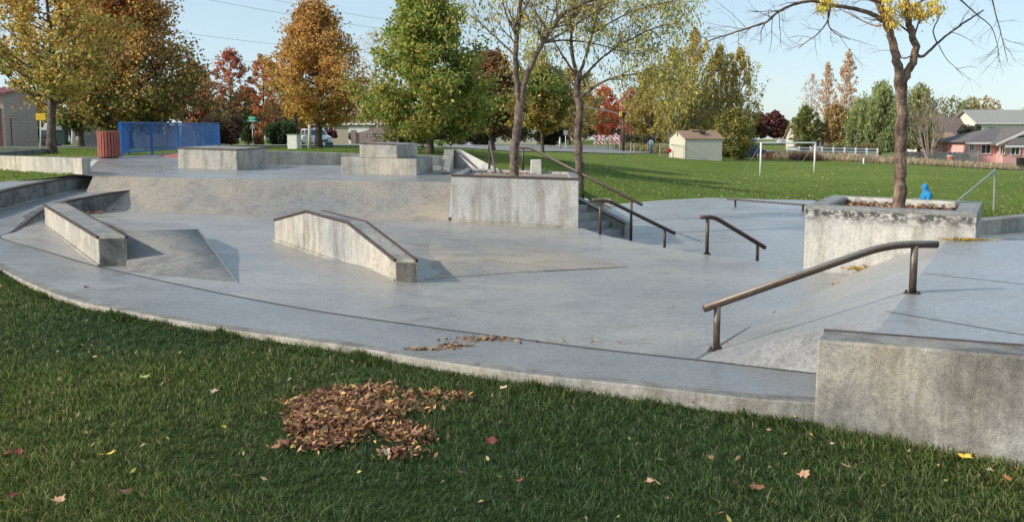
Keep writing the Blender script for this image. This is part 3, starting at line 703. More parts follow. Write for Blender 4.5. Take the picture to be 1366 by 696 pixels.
poly_block('concrete_stub', 'small square white concrete stub standing at the top of the stairs', 'concrete post', *(lambda c: ([W((c.x+x, c.y+y, c.z-.1)) for x, y in ((-.14, -.14), (.14, -.14), (.14, .14), (-.14, .14))],
           [W((c.x+x, c.y+y, c.z+.28)) for x, y in ((-.13, -.13), (.13, -.13), (.13, .13), (-.13, .13))]))(P(715, 228, .87)), plain('pale_cap', (.62, .60, .54), .8))
c = PD(800, 274, 33)
poly_block('concrete_slab', 'small pale concrete slab lying on the grass beside the far end of the stairs', 'concrete slab', *(lambda c: ([W((c.x+x, c.y+y, -.7)) for x, y in ((-.4, -.2), (.35, -.3), (.4, .3), (-.3, .3))],
           [W((c.x+x, c.y+y, c.z+.22)) for x, y in ((-.4, -.2), (.35, -.3), (.4, .3), (-.3, .3))]))(c), M['wall'])

# ---------------------------------------------------------------- rails
def rail(name, label, path, r, posts, mat, cat='grind rail', plates=True, smoothn=None):
    def snap(top, base):
        q = min((W(a).lerp(W(b), i/12) for a, b in zip(path, path[1:]) for i in range(13)), key=lambda v: (v-W(top)).xy.length)
        return q, W((q.x, q.y, W(base).z))
    posts = [(*snap(a, b), c) for a, b, c in posts]
    t = thing(name, label, cat, tuple(posts[0][1]))
    MB().tube(path, r, 14).build('rail', mat, t, smooth=True)
    for (tp_, bt, pr) in posts:
        MB().tube([W(bt)-W((0, 0, .06)), W(tp_)], pr, 10).build('post', mat, t, smooth=True)
        if plates: MB().lathe(W(bt)-W((0, 0, .01)), [(.07, 0), (.07, .012), (.06, .016)], 14).build('base_plate', M['edge'], t)
        if plates:
            for a_ in (.7, 2.3, 3.9, 5.4): MB().lathe(W(bt)+W((math.cos(a_)*.053, math.sin(a_)*.053, .002)), [(.011, 0), (.011, .018), (.006, .022)], 6).build('anchor_bolt', M['edge'], t)
    return t
def bend(a, b, c, n=6, r=.3):    # a-b-c with rounded corner at b
    a, b, c = W(a), W(b), W(c); u = (a-b).normalized()*r; v = (c-b).normalized()*r
    return [a]+[(b+u)*(1-s)**2+b*2*s*(1-s)+(b+v)*s*s for s in [i/n for i in range(n+1)]]+[c]
lb = P(962, 466, .0); lb.z = float(floorz([(lb.x, lb.y)])[0])+.01; rb = P(1220, 391, .4)
def at_depth(px, py, Y): return PD(px, py, Y)
pl = at_depth(964, 408, lb.y); pr_ = at_depth(1220.5, 327, rb.y)
endL = at_depth(939, 411.5, lb.y-.02); bendp = at_depth(1186, 325.5, rb.y-.04); endR = at_depth(1250, 326, rb.y+.04)
rail('round_grind_rail', 'worn brown round grind rail with a bend, closest to the camera over the right bank', bend(endL, bendp, endR, 8, .24), .031,
     [(pl+W((0, 0, -.02)), lb, .027), (pr_+W((0, 0, -.02)), W((rb.x, rb.y, .4)), .030)], M['pipe_worn'])
def Zfl(x, y): return float(floorz([(x, y)])[0])
# rail down the plaza bank, middle
a = P(802, 313, -.2); a.z = Zfl(a.x, a.y); h = at_depth(802.5, 268, a.y); e = W((3.3, 19.85, -.24)); st = at_depth(790, 267, a.y-.02); pm = at_depth(812, 268, a.y+.1)
f_ = .84; pe = pm.lerp(e, f_)
rail('plaza_rail', 'dark brown bent rail going down to the plaza, nearest the stairs', bend(st, pm, e, 6, .12), .036, [(h, a, .028), (pe, W((pe.x, pe.y, -.52)), .028)], M['pipe'], plates=False)
a = P(945, 339, -.2); h = at_depth(945, 291, a.y); st = at_depth(935.5, 289.5, a.y-.03); pm = at_depth(953, 289.5, a.y+.08); e = W((4.22, 16.3, -.14)); pe = pm.lerp(e, .84)
rail('plaza_rail', 'dark brown bent rail going down to the plaza, alone right of the centre', bend(st, pm, e, 6, .12), .036, [(h, W((a.x, a.y, -.2)), .03), (pe, W((pe.x, pe.y, -.52)), .028)], M['pipe'])
# far flat bar on plaza
a, b = P(981, 276, -.6), P(1071, 283, -.6)
a = PD(981, 276, 33); b = PD(1071, 284, 30.8)
a.z = b.z = -.6
ta, tb = PD(981, 266, a.y), PD(1071, 272.5, b.y); sa, sb = PD(970, 264.5, a.y+.1), PD(1082, 273, b.y-.1)
t = thing('flat_bar', 'long low flat grind bar at the far side of the low plaza', 'grind rail', tuple(a))
dv = (sb-sa).normalized(); nn = W((-dv.y, dv.x, 0))*.04
MB().prism([sa-nn-W((0, 0, .05)), sb-nn-W((0, 0, .05)), sb+nn-W((0, 0, .05)), sa+nn-W((0, 0, .05))], [sa-nn, sb-nn, sb+nn, sa+nn]).build('rail', M['pipe'], t, bevel=.005)
for u_, v_ in ((ta, a), (tb, b)): MB().tube([v_-W((0, 0, .03)), u_], .035, 8).build('post', M['pipe'], t)
# stair handrail
s0 = PD(700, 227, 25.4); s0t = PD(700.5, 197.5, 25.4); e = PD(856, 273, 21.2); pbm = P(845, 323, -.6); pbt = PD(845.5, 269, pbm.y)
st = PD(690, 197.5, 25.7); pm = PD(708, 197.5, 25.0)
rail('stair_handrail', 'long thin brown handrail sloping down along the stairs', bend(st, pm, e, 6, .2), .034, [(s0t, s0, .03), (pbt, pbm, .03)], M['pipe'], 'handrail', False)
s1 = PD(652.5, 227, 26.0); s1t = PD(654, 189.5, 26.0)
t = thing('stair_handrail', 'steep brown handrail end seen as two leaning posts, left of the planted locust tree', 'handrail', tuple(s1))
MB().tube([s1-W((0, 0, .05)), s1t], .032, 8).build('post', M['pipe'], t)
MB().tube([s1t+W((-.02, 0, .01)), PD(661, 228, 25.2)-W((0, 0, .04))], .034, 8).build('rail', M['pipe'], t)

# ---------------------------------------------------------------- trees
TR = random.Random(5)
def rvec(rs): v = W((rs.gauss(0, 1), rs.gauss(0, 1), rs.gauss(0, 1))); return v.normalized()
def branch(mb, rs, p, d, L, r, n=5, wob=.12, lift=.0, sides=5, rend=.35):
    pts = [W(p)]; d = W(d).normalized(); rad = [r]
    for i in range(n):
        d = (d+rvec(rs)*wob+W((0, 0, lift))).normalized(); pts.append(pts[-1]+d*L/n); rad.append(r*(1-(1-rend)*(i+1)/n))
    mb.tube(pts, rad, sides, cap=False); return pts, rad
def env(shape, t):
    t = max(0., min(1., t))
    if shape == 'cone': return min(1, t/.14+.35)*(1-t)**.75*1.12 if t < 1 else 0
    if shape == 'oval': return math.sin(math.pi*min(1, t*.93+.07))**.6
    if shape == 'column': return min(1, t/.12+.5)*(1-t**2.6)*.98
    if shape == 'broad': return (min(1, t/.25+.35))*(1-t**3)**.6
    if shape == 'flame': return math.sin(math.pi*min(1, t*.8+.2)**1.25)**.8
    return 1
def palette_cols(rs, n, pal, t, jit=.18):
    """pal: list of (rgb, weight, centre height, spread)"""
    w = np.zeros((n, len(pal)))
    for i, (c, wt, ch, sp) in enumerate(pal): w[:, i] = wt*np.exp(-((t-ch)/sp)**2)
    w += 1e-6; w = np.cumsum(w/w.sum(1)[:, None], 1); u = rs.uniform(size=n); idx = np.minimum((u[:, None] > w).sum(1), len(pal)-1)
    base = np.array([c for c, *_ in pal])[idx]
    return base*(1+rs.normal(size=(n, 1))*jit)*(1+rs.normal(size=(n, 3))*.06)
def tree(name, label, pxc, pybase, Y, pytop, hwpx, pycb, shape, pal, nleaf, ls, tr, seed, nl=34, group=None, bark='bark', gap=.0, lift=.12, cl=.2, droop=0, lean=0, shape_y=1., wood=True, clx=(1, 1, 1)):
    b = PD(pxc, pybase, Y); top = PD(pxc, pytop, Y); H = top.z-b.z; Rr = hwpx*Y/F; cb = (PD(pxc, pycb, Y).z-b.z)
    return tree_w(name, label, b, H, Rr, cb, shape, pal, nleaf, ls, tr, seed, nl, group, bark, gap, lift, cl, droop, lean, clx)
def tree_w(name, label, b, H, Rr, cb, shape, pal, nleaf, ls, tr, seed, nl=34, group=None, bark='bark', gap=0, lift=.12, cl=.2, droop=0, lean=0, clx=(1, 1, 1)):
    rs = random.Random(seed); nr = np.random.RandomState(seed); b = W(b)
    t = thing(name, label, 'tree', tuple(b), group)
    mb = MB(); n = 12; pts = []; rad = []
    for i in range(n+1):
        s = i/n; pts.append(b+W((math.sin(s*5+seed)*.012*H+lean*s*H, math.cos(s*4+seed)*.012*H, -0.15+s*H*.93))); rad.append(tr*(1-.9*s)*(1.35 if i == 0 else 1))
    mb.tube(pts, rad, 9, cap=False)
    clumps = []; ga = 2.39996; 
    for i in range(nl):
        tt = (i+.5)/nl; tt = tt**.85
        az = i*ga+rs.uniform(-.5, .5); hz = cb+tt*(H-cb)
        rr = Rr*env(shape, tt)*rs.uniform(.72, 1.08)
        hs = max(cb*.75, hz-rr*(.35+lift*2.5)); hs = min(hs, H*.9)
        s = hs/(H*.93); k = min(n-1, int(s*n)); p = pts[k].lerp(pts[k+1], min(1, s*n-k))
        end = b+W((math.cos(az)*rr+lean*hz, math.sin(az)*rr, hz)); d = end-p; L = d.length
        if L < .05: continue
        r0 = max(.012, tr*(1-.9*s)*.45)
        bp = [p]; 
        for j in range(1, 6):
            u = j/5; q = p.lerp(end, u)+W((0, 0, -math.sin(u*math.pi)*L*.08*(1 if lift < .2 else -1)))+rvec(rs)*L*.03; bp.append(q)
        mb.tube(bp, [r0*(1-.75*j/5) for j in range(6)], 5, cap=False)
        for j in (2, 3, 4, 5): clumps.append((bp[j], .55+.16*j))
        for j in (2, 3, 4):
            dd = (d.normalized()+rvec(rs)*.8+W((0, 0, lift))).normalized(); l2 = L*rs.uniform(.25, .45)
            sp, _ = branch(mb, rs, bp[j], dd, l2, r0*.35, 3, .2, 0, 4); clumps.append((sp[-1], .9)); clumps.append((sp[2], .8))
    clumps.append((pts[-1], .7))
    mb.build('trunk', M[bark], t, smooth=True)
    cc = np.array([tuple(c[0]) for c in clumps]); cs = np.array([c[1] for c in clumps])
    keep = nr.uniform(size=len(cc)) > gap; cc = cc[keep]; cs = cs[keep]
    tcl = (cc[:, 2]-b.z-cb)/(H-cb)
    idx = nr.randint(0, len(cc), nleaf)
    sc = Rr*cl*(.55+.75*nr.uniform(size=len(cc)))
    dirs = nr.normal(size=(nleaf, 3)); dirs /= np.linalg.norm(dirs, axis=1)[:, None]
    o_ = dirs*(nr.uniform(size=(nleaf, 1))**.45)*sc[idx][:, None]*cs[idx][:, None]*np.array([1.15, 1.15, .8])*np.array(clx)
    C = cc[idx]+o_
    if droop:
        C[:, 2] -= droop*nr.uniform(size=nleaf)**1.3*(H*.45); C[:, 2] = np.maximum(C[:, 2], b.z+cb*.55+.3*nr.uniform(size=nleaf))
    th = (C[:, 2]-b.z-cb)/(H-cb); clj = nr.normal(size=len(cc))*.16
    cols = palette_cols(nr, nleaf, pal, np.clip(th+clj[idx], 0, 1))
    rad_ = np.linalg.norm(C[:, :2]-np.array([b.x, b.y]), axis=1)/max(Rr, .1)
    br = nr.uniform(.78, 1.2, size=len(cc))[idx]
    cols = cols*br[:, None]
    cards('crown', C, ls, cols, M['leaf'], t, seed, elong=1.5 if not droop else 3.5, up=(0, 0, 1) if droop else None)
    return t
YG, GO, OR, RD, GR, DG, BR, YE = (.30, .26, .035), (.46, .27, .04), (.42, .17, .035), (.38, .07, .04), (.13, .20, .03), (.045, .085, .02), (.20, .10, .035), (.55, .38, .05)
OL = (.16, .15, .03)
tree('maple_tree', 'tall yellow green tree with a grey trunk at the far left beside the yellow sign', 72, 205, 38, -75, 92, 112, 'broad', [(YG, .8, .4, .5), (GO, 1.2, .6, .5), (OL, .8, .3, .3), (YE, .3, .8, .5), (OR, .3, .7, .4)], 15000, .12, .19, 11, 36, bark='bark', gap=.12, cl=.17)
tree('maple_tree', 'huge orange brown tree with dark green lower leaves behind the blue railing', 168, 199, 60, -70, 118, 157, 'cone', [(OR, 1.6, .8, .45), (BR, .7, .6, .5), (OL, 1.1, .2, .3), (DG, .9, .05, .2), (GO, 1.4, .6, .5)], 52000, .17, .42, 12, 64, cl=.2)
tree('linden_tree', 'smaller dark green and yellow tree left of the huge orange tree', 107, 192, 68, 78, 46, 165, 'oval', [(OL, 1, .5, .6), (DG, 1.2, .2, .4), (YG, .5, .8, .4)], 11000, .17, .2, 13)
tree('ash_tree', 'small bright yellow tree by the left building', 53, 188, 84, 128, 12, 166, 'oval', [(YE, 1, .5, 1), (GO, .6, .5, 1)], 2600, .16, .1, 14, 20)
tree('ash_tree', 'low dull red tree behind the end of the white trailer', 30, 188, 118, 150, 24, 172, 'oval', [(RD, 1, .5, 1), (BR, 1, .5, 1)], 3000, .2, .1, 141, 20)
tree('ash_tree', 'pinkish twiggy tree rising behind the left building', 22, 188, 130, 112, 26, 160, 'oval', [((.42, .28, .22), 1, .5, 1), ((.3, .2, .16), 1, .5, 1)], 2200, .2, .14, 142, 26, gap=.3, bark='bark_grey')
tree('maple_tree', 'dull red tree just right of the huge orange tree', 262, 195, 88, 82, 26, 170, 'oval', [(RD, .5, .7, .5), (BR, 1, .4, .6), (OR, .6, .6, .5)], 8000, .2, .16, 15)
tree('maple_tree', 'bright red topped tree left of the green street sign', 309, 196, 84, 66, 29, 160, 'flame', [((.34, .10, .06), 1.3, .8, .35), (OR, .7, .5, .4), (DG, 1, .1, .3), (BR, .8, .3, .4)], 6500, .15, .15, 16, 40, gap=.25, cl=.16)
tree('maple_tree', 'narrow red and orange tree directly right of the green street sign', 352, 196, 88, 74, 20, 175, 'flame', [((.34, .10, .06), 1, .7, .5), (OR, 1, .4, .5), (BR, .5, .2, .4)], 5500, .15, .15, 17, gap=.2, cl=.16)
tree('dark_evergreen_tree', 'dark green tree filling the gap behind the street sign', 330, 195, 104, 118, 26, 185, 'oval', [(DG, 1, .4, 1), (BR, .6, .6, .5)], 8000, .22, .2, 171)
tree('maple_tree', 'broad orange cone shaped tree beside the white car', 426, 197.5, 60, 4, 78, 150, 'cone', [(OR, .9, .5, .6), (GO, 1.3, .35, .5), (BR, .45, .85, .4), ((.42, .27, .07), 1.4, .6, .5), (YG, .6, .15, .35)], 36000, .145, .24, 18, 60, gap=.1, cl=.18, lean=-.018)
tree('poplar_tree', 'thin bare pale tree between the orange tree and the green maple', 503, 190, 115, 38, 36, 130, 'oval', [((.42, .33, .22), 1, .5, 1)], 900, .2, .2, 19, 40, bark='twig_pale')
tree('maple_tree', 'large green maple with yellow tips in the centre behind the upper deck', 571, 205, 42, -42, 92, 172, 'cone', [((.16, .22, .028), 1.4, .45, .6), ((.10, .15, .02), .8, .3, .6), (YG, 1.3, .4, .7), (GO, .35, .25, .5), ((.17, .25, .03), 1, .8, .4)], 40000, .125, .16, 20, 60, gap=.06, cl=.19)
tree('maple_tree', 'dark brown red tree between the green maple and the planted locust', 655, 198, 62, 70, 44, 172, 'oval', [(BR, 1.3, .5, .6), ((.11, .06, .03), 1, .4, .6), (OL, .6, .3, .4), ((.22, .07, .04), .6, .7, .4)], 20000, .15, .2, 21, 44)
tree('linden_tree', 'green tree turning orange below, behind the white stub', 724, 202, 56, 88, 42, 166, 'oval', [((.12, .18, .03), 1.4, .8, .4), (GO, .8, .15, .25), (OL, 1, .4, .5)], 14000, .14, .1, 22, 40, gap=.12)
tree('linden_tree', 'dark green tree behind the locust trunks and the brown tree', 690, 194, 100, 96, 38, 182, 'oval', [(DG, 1, .4, 1), (BR, .8, .6, .6)], 9000, .2, .2, 23)
tree('linden_tree', 'pale yellow green tree far behind the twin stemmed locust', 760, 192, 118, 92, 44, 176, 'oval', [(YG, 1, .5, 1), ((.3, .22, .1), 1, .5, 1), (OL, .6, .3, .5)], 9000, .22, .2, 24, gap=.15)
tree('maple_tree', 'bright red orange tree behind the striped barricade', 806, 190, 124, 116, 21, 180, 'oval', [((.50, .13, .06), 1, .5, 1), (OR, .8, .2, .5)], 7000, .2, .16, 25)
tree('maple_tree', 'pinkish red tree right of the bright one behind the barricade', 840, 190, 128, 118, 19, 178, 'flame', [((.45, .20, .18), 1, .6, 1), (OR, .7, .2, .4)], 5000, .2, .16, 26, gap=.1)
tree('linden_tree', 'yellow olive tree left of the shed', 868, 194, 112, 92, 34, 184, 'oval', [(YG, 1, .6, .6), (OL, 1, .3, .5), (GO, .6, .3, .5)], 11000, .2, .2, 27, gap=.1)
for i, (px, top, hw, lab, sd) in enumerate([(897, 66, 24, 'tall yellow olive poplar rising behind the shed ridge, leftmost of its row', 31), (925, 42, 27, 'tallest yellow poplar standing directly behind the shed', 32),
        (957, 62, 17, 'narrow upright poplar above the right end of the shed', 33), (984, 66, 22, 'spiky green yellow poplar at the right end of its row', 34)]):
    tree('poplar_tree', lab, px, 207, 96+i, top, hw*1.3, 186, 'flame', [(YG, 1.3, .6, .6), (OL, .4, .3, .5), (GO, 1.0, .7, .5), (YE, .5, .4, .6), ((.22, .24, .05), .9, .2, .5)], 6500, .17, .16, sd, 54, 'poplars behind the shed', lift=.55, gap=.34, cl=.15, clx=(.8, .8, 2.2), bark='bark_grey')
tree('willow_bush', 'leafy green bush spreading beside the right wall of the shed', 978, 211, 92, 145, 30, 206, 'oval', [(OL, 1, .4, 1), ((.13, .17, .03), 1, .4, 1), (GO, .4, .6, .5)], 10000, .16, .1, 35, 40)
for px, top, hw, lab, c_, sd in ((1001, 150, 15, 'brown green tree at the left of the distant dark red trees', (BR, OL), 41), (1016, 152, 11, 'distant dark red tree next to the utility pole', ((.16, .05, .045), BR), 42),
        (1033, 149, 14, 'widest distant dark red tree on the horizon', ((.15, .04, .04), (.10, .03, .03)), 43), (1046, 160, 10, 'small brown tree right of the distant red trees', (BR, OL), 44)):
    tree('maple_tree', lab, px, 184, 190, top, hw, 182, 'oval', [(c_[0], 1, .5, 1), (c_[1], .8, .4, 1)], 3500, .36, .25, sd, 26)
tree('poplar_tree', 'thin pale pink poplar on the left above the white rail fence', 1100, 205, 122, 84, 13, 170, 'column', [((.55, .40, .26), 1, .6, 1), ((.45, .28, .18), 1, .5, 1)], 2300, .19, .16, 51, 34, lift=.5, gap=.25, bark='twig_pale')
tree('poplar_tree', 'tallest thin pale pink poplar above the white rail fence', 1127, 206, 120, 70, 16, 160, 'column', [((.55, .40, .26), 1, .7, 1), ((.45, .28, .18), 1, .4, 1)], 3600, .19, .18, 52, 36, lift=.5, gap=.2, bark='twig_pale')
tree('poplar_tree', 'faint bare twiggy tree at the left of the pale poplars', 1080, 205, 130, 98, 16, 150, 'column', [((.5, .36, .28), 1, .6, 1)], 500, .2, .12, 53, 34, lift=.5, gap=.3, bark='twig_pale')
tree('willow_bush', 'green bushy tree left of the willows above the goal crossbar', 1074, 205, 116, 142, 20, 198, 'oval', [(OL, 1, .4, 1), ((.13, .18, .04), 1, .4, 1)], 7000, .2, .14, 54)
tree('poplar_tree', 'small orange tinted tree between the goal and the willows', 1112, 206, 116, 140, 20, 196, 'oval', [((.40, .24, .08), 1, .4, 1), (OL, .8, .4, 1)], 5500, .2, .14, 55)
WL = [((.24, .28, .10), 1, .5, 1), ((.32, .34, .13), .9, .8, .6), ((.15, .19, .07), .8, .2, .5)]
tree('willow_tree', 'shorter weeping willow on the left of the willow group', 1145, 208, 114, 128, 24, 196, 'broad', WL, 10000, .2, .2, 56, 36, 'weeping willows beyond the field', droop=.75, gap=.12)
tree('willow_tree', 'tallest weeping willow just left of the planted bare tree', 1172, 209, 112, 106, 26, 196, 'broad', WL, 14000, .2, .25, 57, 40, 'weeping willows beyond the field', droop=.75, gap=.15)
tree('willow_tree', 'weeping willow behind the pale bare tree, right of the planted trunk', 1224, 208, 122, 112, 26, 190, 'broad', [(a_, w_, h_, s2_) for a_, w_, h_, s2_ in WL]+[((.26, .2, .1), .9, .5, 1)], 9000, .26, .25, 58, 40, 'weeping willows beyond the field', droop=.5, gap=.12)
# bare bushy tree
def bare(name, label, b, H, spread, r, seed, mat, depth=4, nst=7, group=None, kids=(3, 4)):
    rs = random.Random(seed); t = thing(name, label, 'tree', tuple(b), group); mb = MB()
    def rec(p, d, L, r_, dep):
        pts, rad = branch(mb, rs, p, d, L, r_, 4, .13, .04, 4 if dep < depth-1 else 6, .5)
        if dep <= 0: return
        for k in range(rs.randint(*kids)):
            i = rs.choice((2, 3, 4, 4)); a = rvec(rs); a.z = abs(a.z)*.3
            rec(pts[i], (d.normalized()+a*spread).normalized(), L*rs.uniform(.55, .8), rad[i]*.7, dep-1)
    for k in range(nst):
        az = k*2.4; rec(W(b)+W((0, 0, -.1)), W((math.cos(az)*.42, math.sin(az)*.42, 1)), H*.42, r, depth-1)
    mb.build('branches', mat, t, smooth=True); return t
b = PD(1238, 214, 110); bare('bare_tree', 'leafless pale many stemmed tree behind the grey board fence', b, 7.6, .55, .06, 61, M['twig_pale'], 4, 11)
b = PD(1237, 227, 102); bare('young_tree', 'very thin leafless sapling on the field edge in front of the grey fence', b, 2.6, .5, .03, 62, M['twig_pale'], 3, 1)
b = PD(1327, 225, 100); bare('young_tree', 'tall thin sapling with few reddish leaves in front of the pink house', b, 5.4, .5, .045, 63, M['twig_pale'], 4, 1)

# ---------------------------------------------------------------- planted locust trees with hand-placed limbs
def locust(name, label, base, limbs, Y, seed, bark, tw=3, leafn=0, leafspots=(), twl=1.0, fin=.004, tuft=None):
    rs = random.Random(seed); nr = np.random.RandomState(seed); t = thing(name, label, 'tree', tuple(base)); mb = MB(); tips = []
    def rec(p, d, L, r_, dep):
        pts, rad = branch(mb, rs, p, d, L, r_, 5, .22, -.015, 4, .4)
        tips.append(pts[-1]); tips.append(pts[3])
        if dep <= 0: return
        for k in range(rs.randint(2, 3)):
            i = rs.choice((1, 2, 3, 4)); a = rvec(rs)
            rec(pts[i], (d.normalized()+a*.85).normalized(), L*rs.uniform(.45, .75), rad[i]*.6, dep-1)
    for (pl_, r0, r1, nk) in limbs:
        pts = [PD(x, y, Y+dy) for x, y, dy in pl_]; pts = resample(pts, max(6, len(pts)*5))
        pts = [p+rvec(rs)*min(.02, r1*.5) for p in pts]
        n_ = len(pts); mb.tube(pts, [r0+(r1-r0)*(i/(n_-1))**.8 for i in range(n_)], 12 if r0 > .06 else 7, cap=False)
        for k in range(nk):
            i = rs.randint(int(n_*.35), n_-1); d = (pts[min(i+1, n_-1)]-pts[i-1]).normalized(); a = rvec(rs)
            rec(pts[i], d+a*.9, twl*rs.uniform(.35, .9), max(fin, (r0+(r1-r0)*(i/(n_-1))**.8)*.35), tw-1)
    mb.build('trunk', M[bark], t, smooth=True)
    if leafn:
        spots = [PD(x, y, Y+dy) for x, y, dy in leafspots] if leafspots else tips
        if leafspots:
            C = []
            for s in spots:
                for j in range(leafn//len(spots)):
                    C.append(tuple(s+W((nr.normal()*.05, nr.normal()*.10, -abs(nr.normal())*.07+.03))))
            C = np.array(C); cols = palette_cols(nr, len(C), [((.62, .42, .03), 1, .5, 9), ((.50, .32, .03), .8, .5, 9), ((.3, .3, .04), .15, .5, 9)], np.full(len(C), .5))
            cards('foliage', C, .075, cols, M['leaf'], t, seed, elong=3.2, up=(0, 0, 1), norm=True)
        else:
            T = np.array([tuple(a) for a in tips]); m_ = nr.uniform(size=len(T)) > .35; T = T[m_]; idx = nr.randint(0, len(T), leafn)
            C = T[idx]+nr.normal(size=(leafn, 3))*np.array([.13, .13, .16])-np.array([0, 0, .08])
            cols = palette_cols(nr, leafn, tuft or [(YG, 1, .5, 9), (YE, .7, .5, 9), (OL, .7, .5, 9)], np.full(leafn, .5))
            cards('foliage', C, .105, cols, M['leaf'], t, seed, elong=2.6, up=(0, 0, 1), norm=True)
    return t
YB = 14.35
base = PD(1199, 292, YB)
locust('locust_tree', 'bare forked tan tree with a few yellow leaf tufts in the square planter', base, [
    ([(1199, 300, 0), (1200, 250, 0), (1201, 180, 0), (1203, 140, 0), (1202, 112, 0)], .096, .080, 0),
    ([(1201, 122, 0), (1196, 80, 0), (1187, 45, 0), (1180, 22, 0), (1172, -5, 0), (1160, -60, .3)], .074, .03, 14),
    ([(1202, 122, 0), (1208, 102, 0), (1218, 84, 0), (1222, 66, 0), (1217, 45, 0), (1211, 22, 0), (1212, -20, 0), (1220, -70, .2)], .066, .03, 12),
    ([(1184, 32, 0), (1165, 20, -.1), (1140, 12, -.3), (1112, 8, -.5), (1085, 2, -.6), (1060, 6, -.7), (1038, 16, -.8), (1022, 30, -.9), (1000, 37, -1.0), (975, 45, -1.1), (945, 55, -1.2)], .038, .008, 26),
    ([(1108, 6, -.5), (1104, 28, -.5), (1090, 46, -.6), (1076, 56, -.6), (1065, 65, -.6)], .014, .005, 5),
    ([(1105, 15, -.5), (1106, 35, -.5), (1118, 47, -.4), (1134, 53, -.4)], .012, .004, 4),
    ([(1186, 30, 0), (1170, 35, .2), (1145, 25, .4), (1120, 12, .6)], .016, .006, 6),
    ([(1222, 74, 0), (1232, 75, .1), (1246, 62, .2), (1262, 48, .3), (1284, 32, .4), (1300, 22, .5), (1312, 14, .6)], .024, .01, 4),
    ([(1250, 58, .2), (1245, 40, .2), (1253, 22, .2), (1250, -5, .1), (1256, -40, .1)], .010, .008, 4),
    ([(1252, 60, .2), (1262, 78, .2), (1274, 90, .3), (1286, 103, .3)], .007, .003, 2),
    ([(1270, -10, .3), (1290, 8, .4), (1306, 22, .5), (1322, 36, .6), (1330, 58, .6), (1332, 74, .6)], .014, .004, 6),
    ([(1320, -20, .2), (1326, 10, .2), (1334, 40, .2), (1340, 65, .2), (1344, 82, .3)], .013, .004, 7),
    ([(1222, 72, 0), (1205, 78, -.1), (1198, 68, -.2), (1192, 48, -.3)], .012, .006, 2),
    ([(1178, 5, 0), (1140, -10, -.6), (1100, -40, -1.2)], .02, .008, 8),
    ([(1215, 10, 0), (1260, -15, .3), (1320, -40, .6)], .02, .008, 8)],
    YB, 81, 'bark_tan', 3, 1300, [(1183, 14, -.1), (1187, 22, -.1), (1190, 33, -.15), (1182, 2, -.1), (1204, 5, 0), (1212, 12, 0), (1219, 8, 0), (1226, 16, 0), (1232, 22, 0), (1209, 20, 0), (1243, 6, 0), (1250, 14, 0), (1104, 4, -.5), (1097, 2, -.5), (1100, 10, -.5)], twl=.75)
YA = 22.6
base = PD(686, 233, YA)
locust('locust_tree', 'twin stemmed bare locust tree standing in the tall planter wall', base, [
    ([(686, 240, 0), (687, 200, 0), (691, 165, 0), (694, 140, 0)], .112, .095, 0),
    ([(694, 146, 0), (690, 115, 0), (688, 80, 0), (690, 45, 0), (693, 15, 0), (698, -30, 0), (700, -80, 0)], .078, .03, 22),
    ([(694, 142, 0), (700, 110, 0), (712, 80, 0), (723, 58, 0), (738, 35, 0), (752, 18, 0), (772, 8, 0), (796, -5, 0), (830, -25, .2)], .078, .03, 26),
    ([(689, 76, 0), (670, 58, .1), (650, 40, .3), (632, 24, .4), (612, 10, .5)], .03, .009, 16),
    ([(690, 52, 0), (680, 30, -.1), (672, 8, -.2), (668, -30, -.2)], .026, .01, 10),
    ([(723, 58, 0), (752, 54, .2), (790, 58, .4), (822, 66, .5), (850, 72, .6), (880, 62, .7)], .026, .008, 20),
    ([(724, 58, 0), (750, 45, -.1), (775, 28, -.2), (800, 12, -.3), (830, -8, -.3)], .026, .01, 16),
    ([(712, 82, 0), (722, 60, .2), (716, 30, .3), (712, -5, .4)], .02, .01, 10),
    ([(850, 72, .6), (880, 92, .5), (905, 108, .5)], .008, .004, 6)],
    YA, 82, 'bark_locust', 3, 3000, twl=1.25)
YC = 27.0
base = PD(773, 264, YC)
locust('locust_tree', 'leafy yellow green locust tree with a single straight trunk right of the tall planter', base, [
    ([(773, 272, 0), (773, 230, 0), (771, 180, 0), (773, 145, 0), (770, 120, 0), (772, 96, 0)], .135, .09, 0),
    ([(771, 110, 0), (765, 80, 0), (762, 50, 0), (765, 20, 0), (762, -30, 0)], .06, .02, 34),
    ([(772, 102, 0), (782, 75, .2), (790, 45, .3), (800, 10, .4), (806, -30, .4)], .05, .02, 34),
    ([(772, 132, 0), (790, 118, -.2), (812, 106, -.4), (840, 100, -.6), (872, 98, -.8), (900, 108, -.8)], .045, .012, 40),
    ([(771, 112, 0), (800, 80, .4), (832, 58, .6), (868, 40, .8), (905, 30, .9)], .04, .012, 44),
    ([(771, 118, 0), (750, 100, .2), (728, 84, .3), (708, 76, .4)], .035, .012, 24),
    ([(770, 104, 0), (748, 70, -.3), (730, 40, -.5), (715, 15, -.6)], .035, .012, 26),
    ([(790, 45, .3), (830, 22, .2), (868, 8, .1), (910, 0, 0)], .03, .01, 36),
    ([(868, 40, .8), (890, 60, .8), (905, 80, .8)], .014, .006, 12)],
    YC, 83, 'bark_locust', 3, 8200, twl=1.0, tuft=[(YG, 1.2, .5, 9), (YE, .8, .5, 9), (OL, .6, .5, 9), ((.22, .27, .04), .8, .5, 9)])

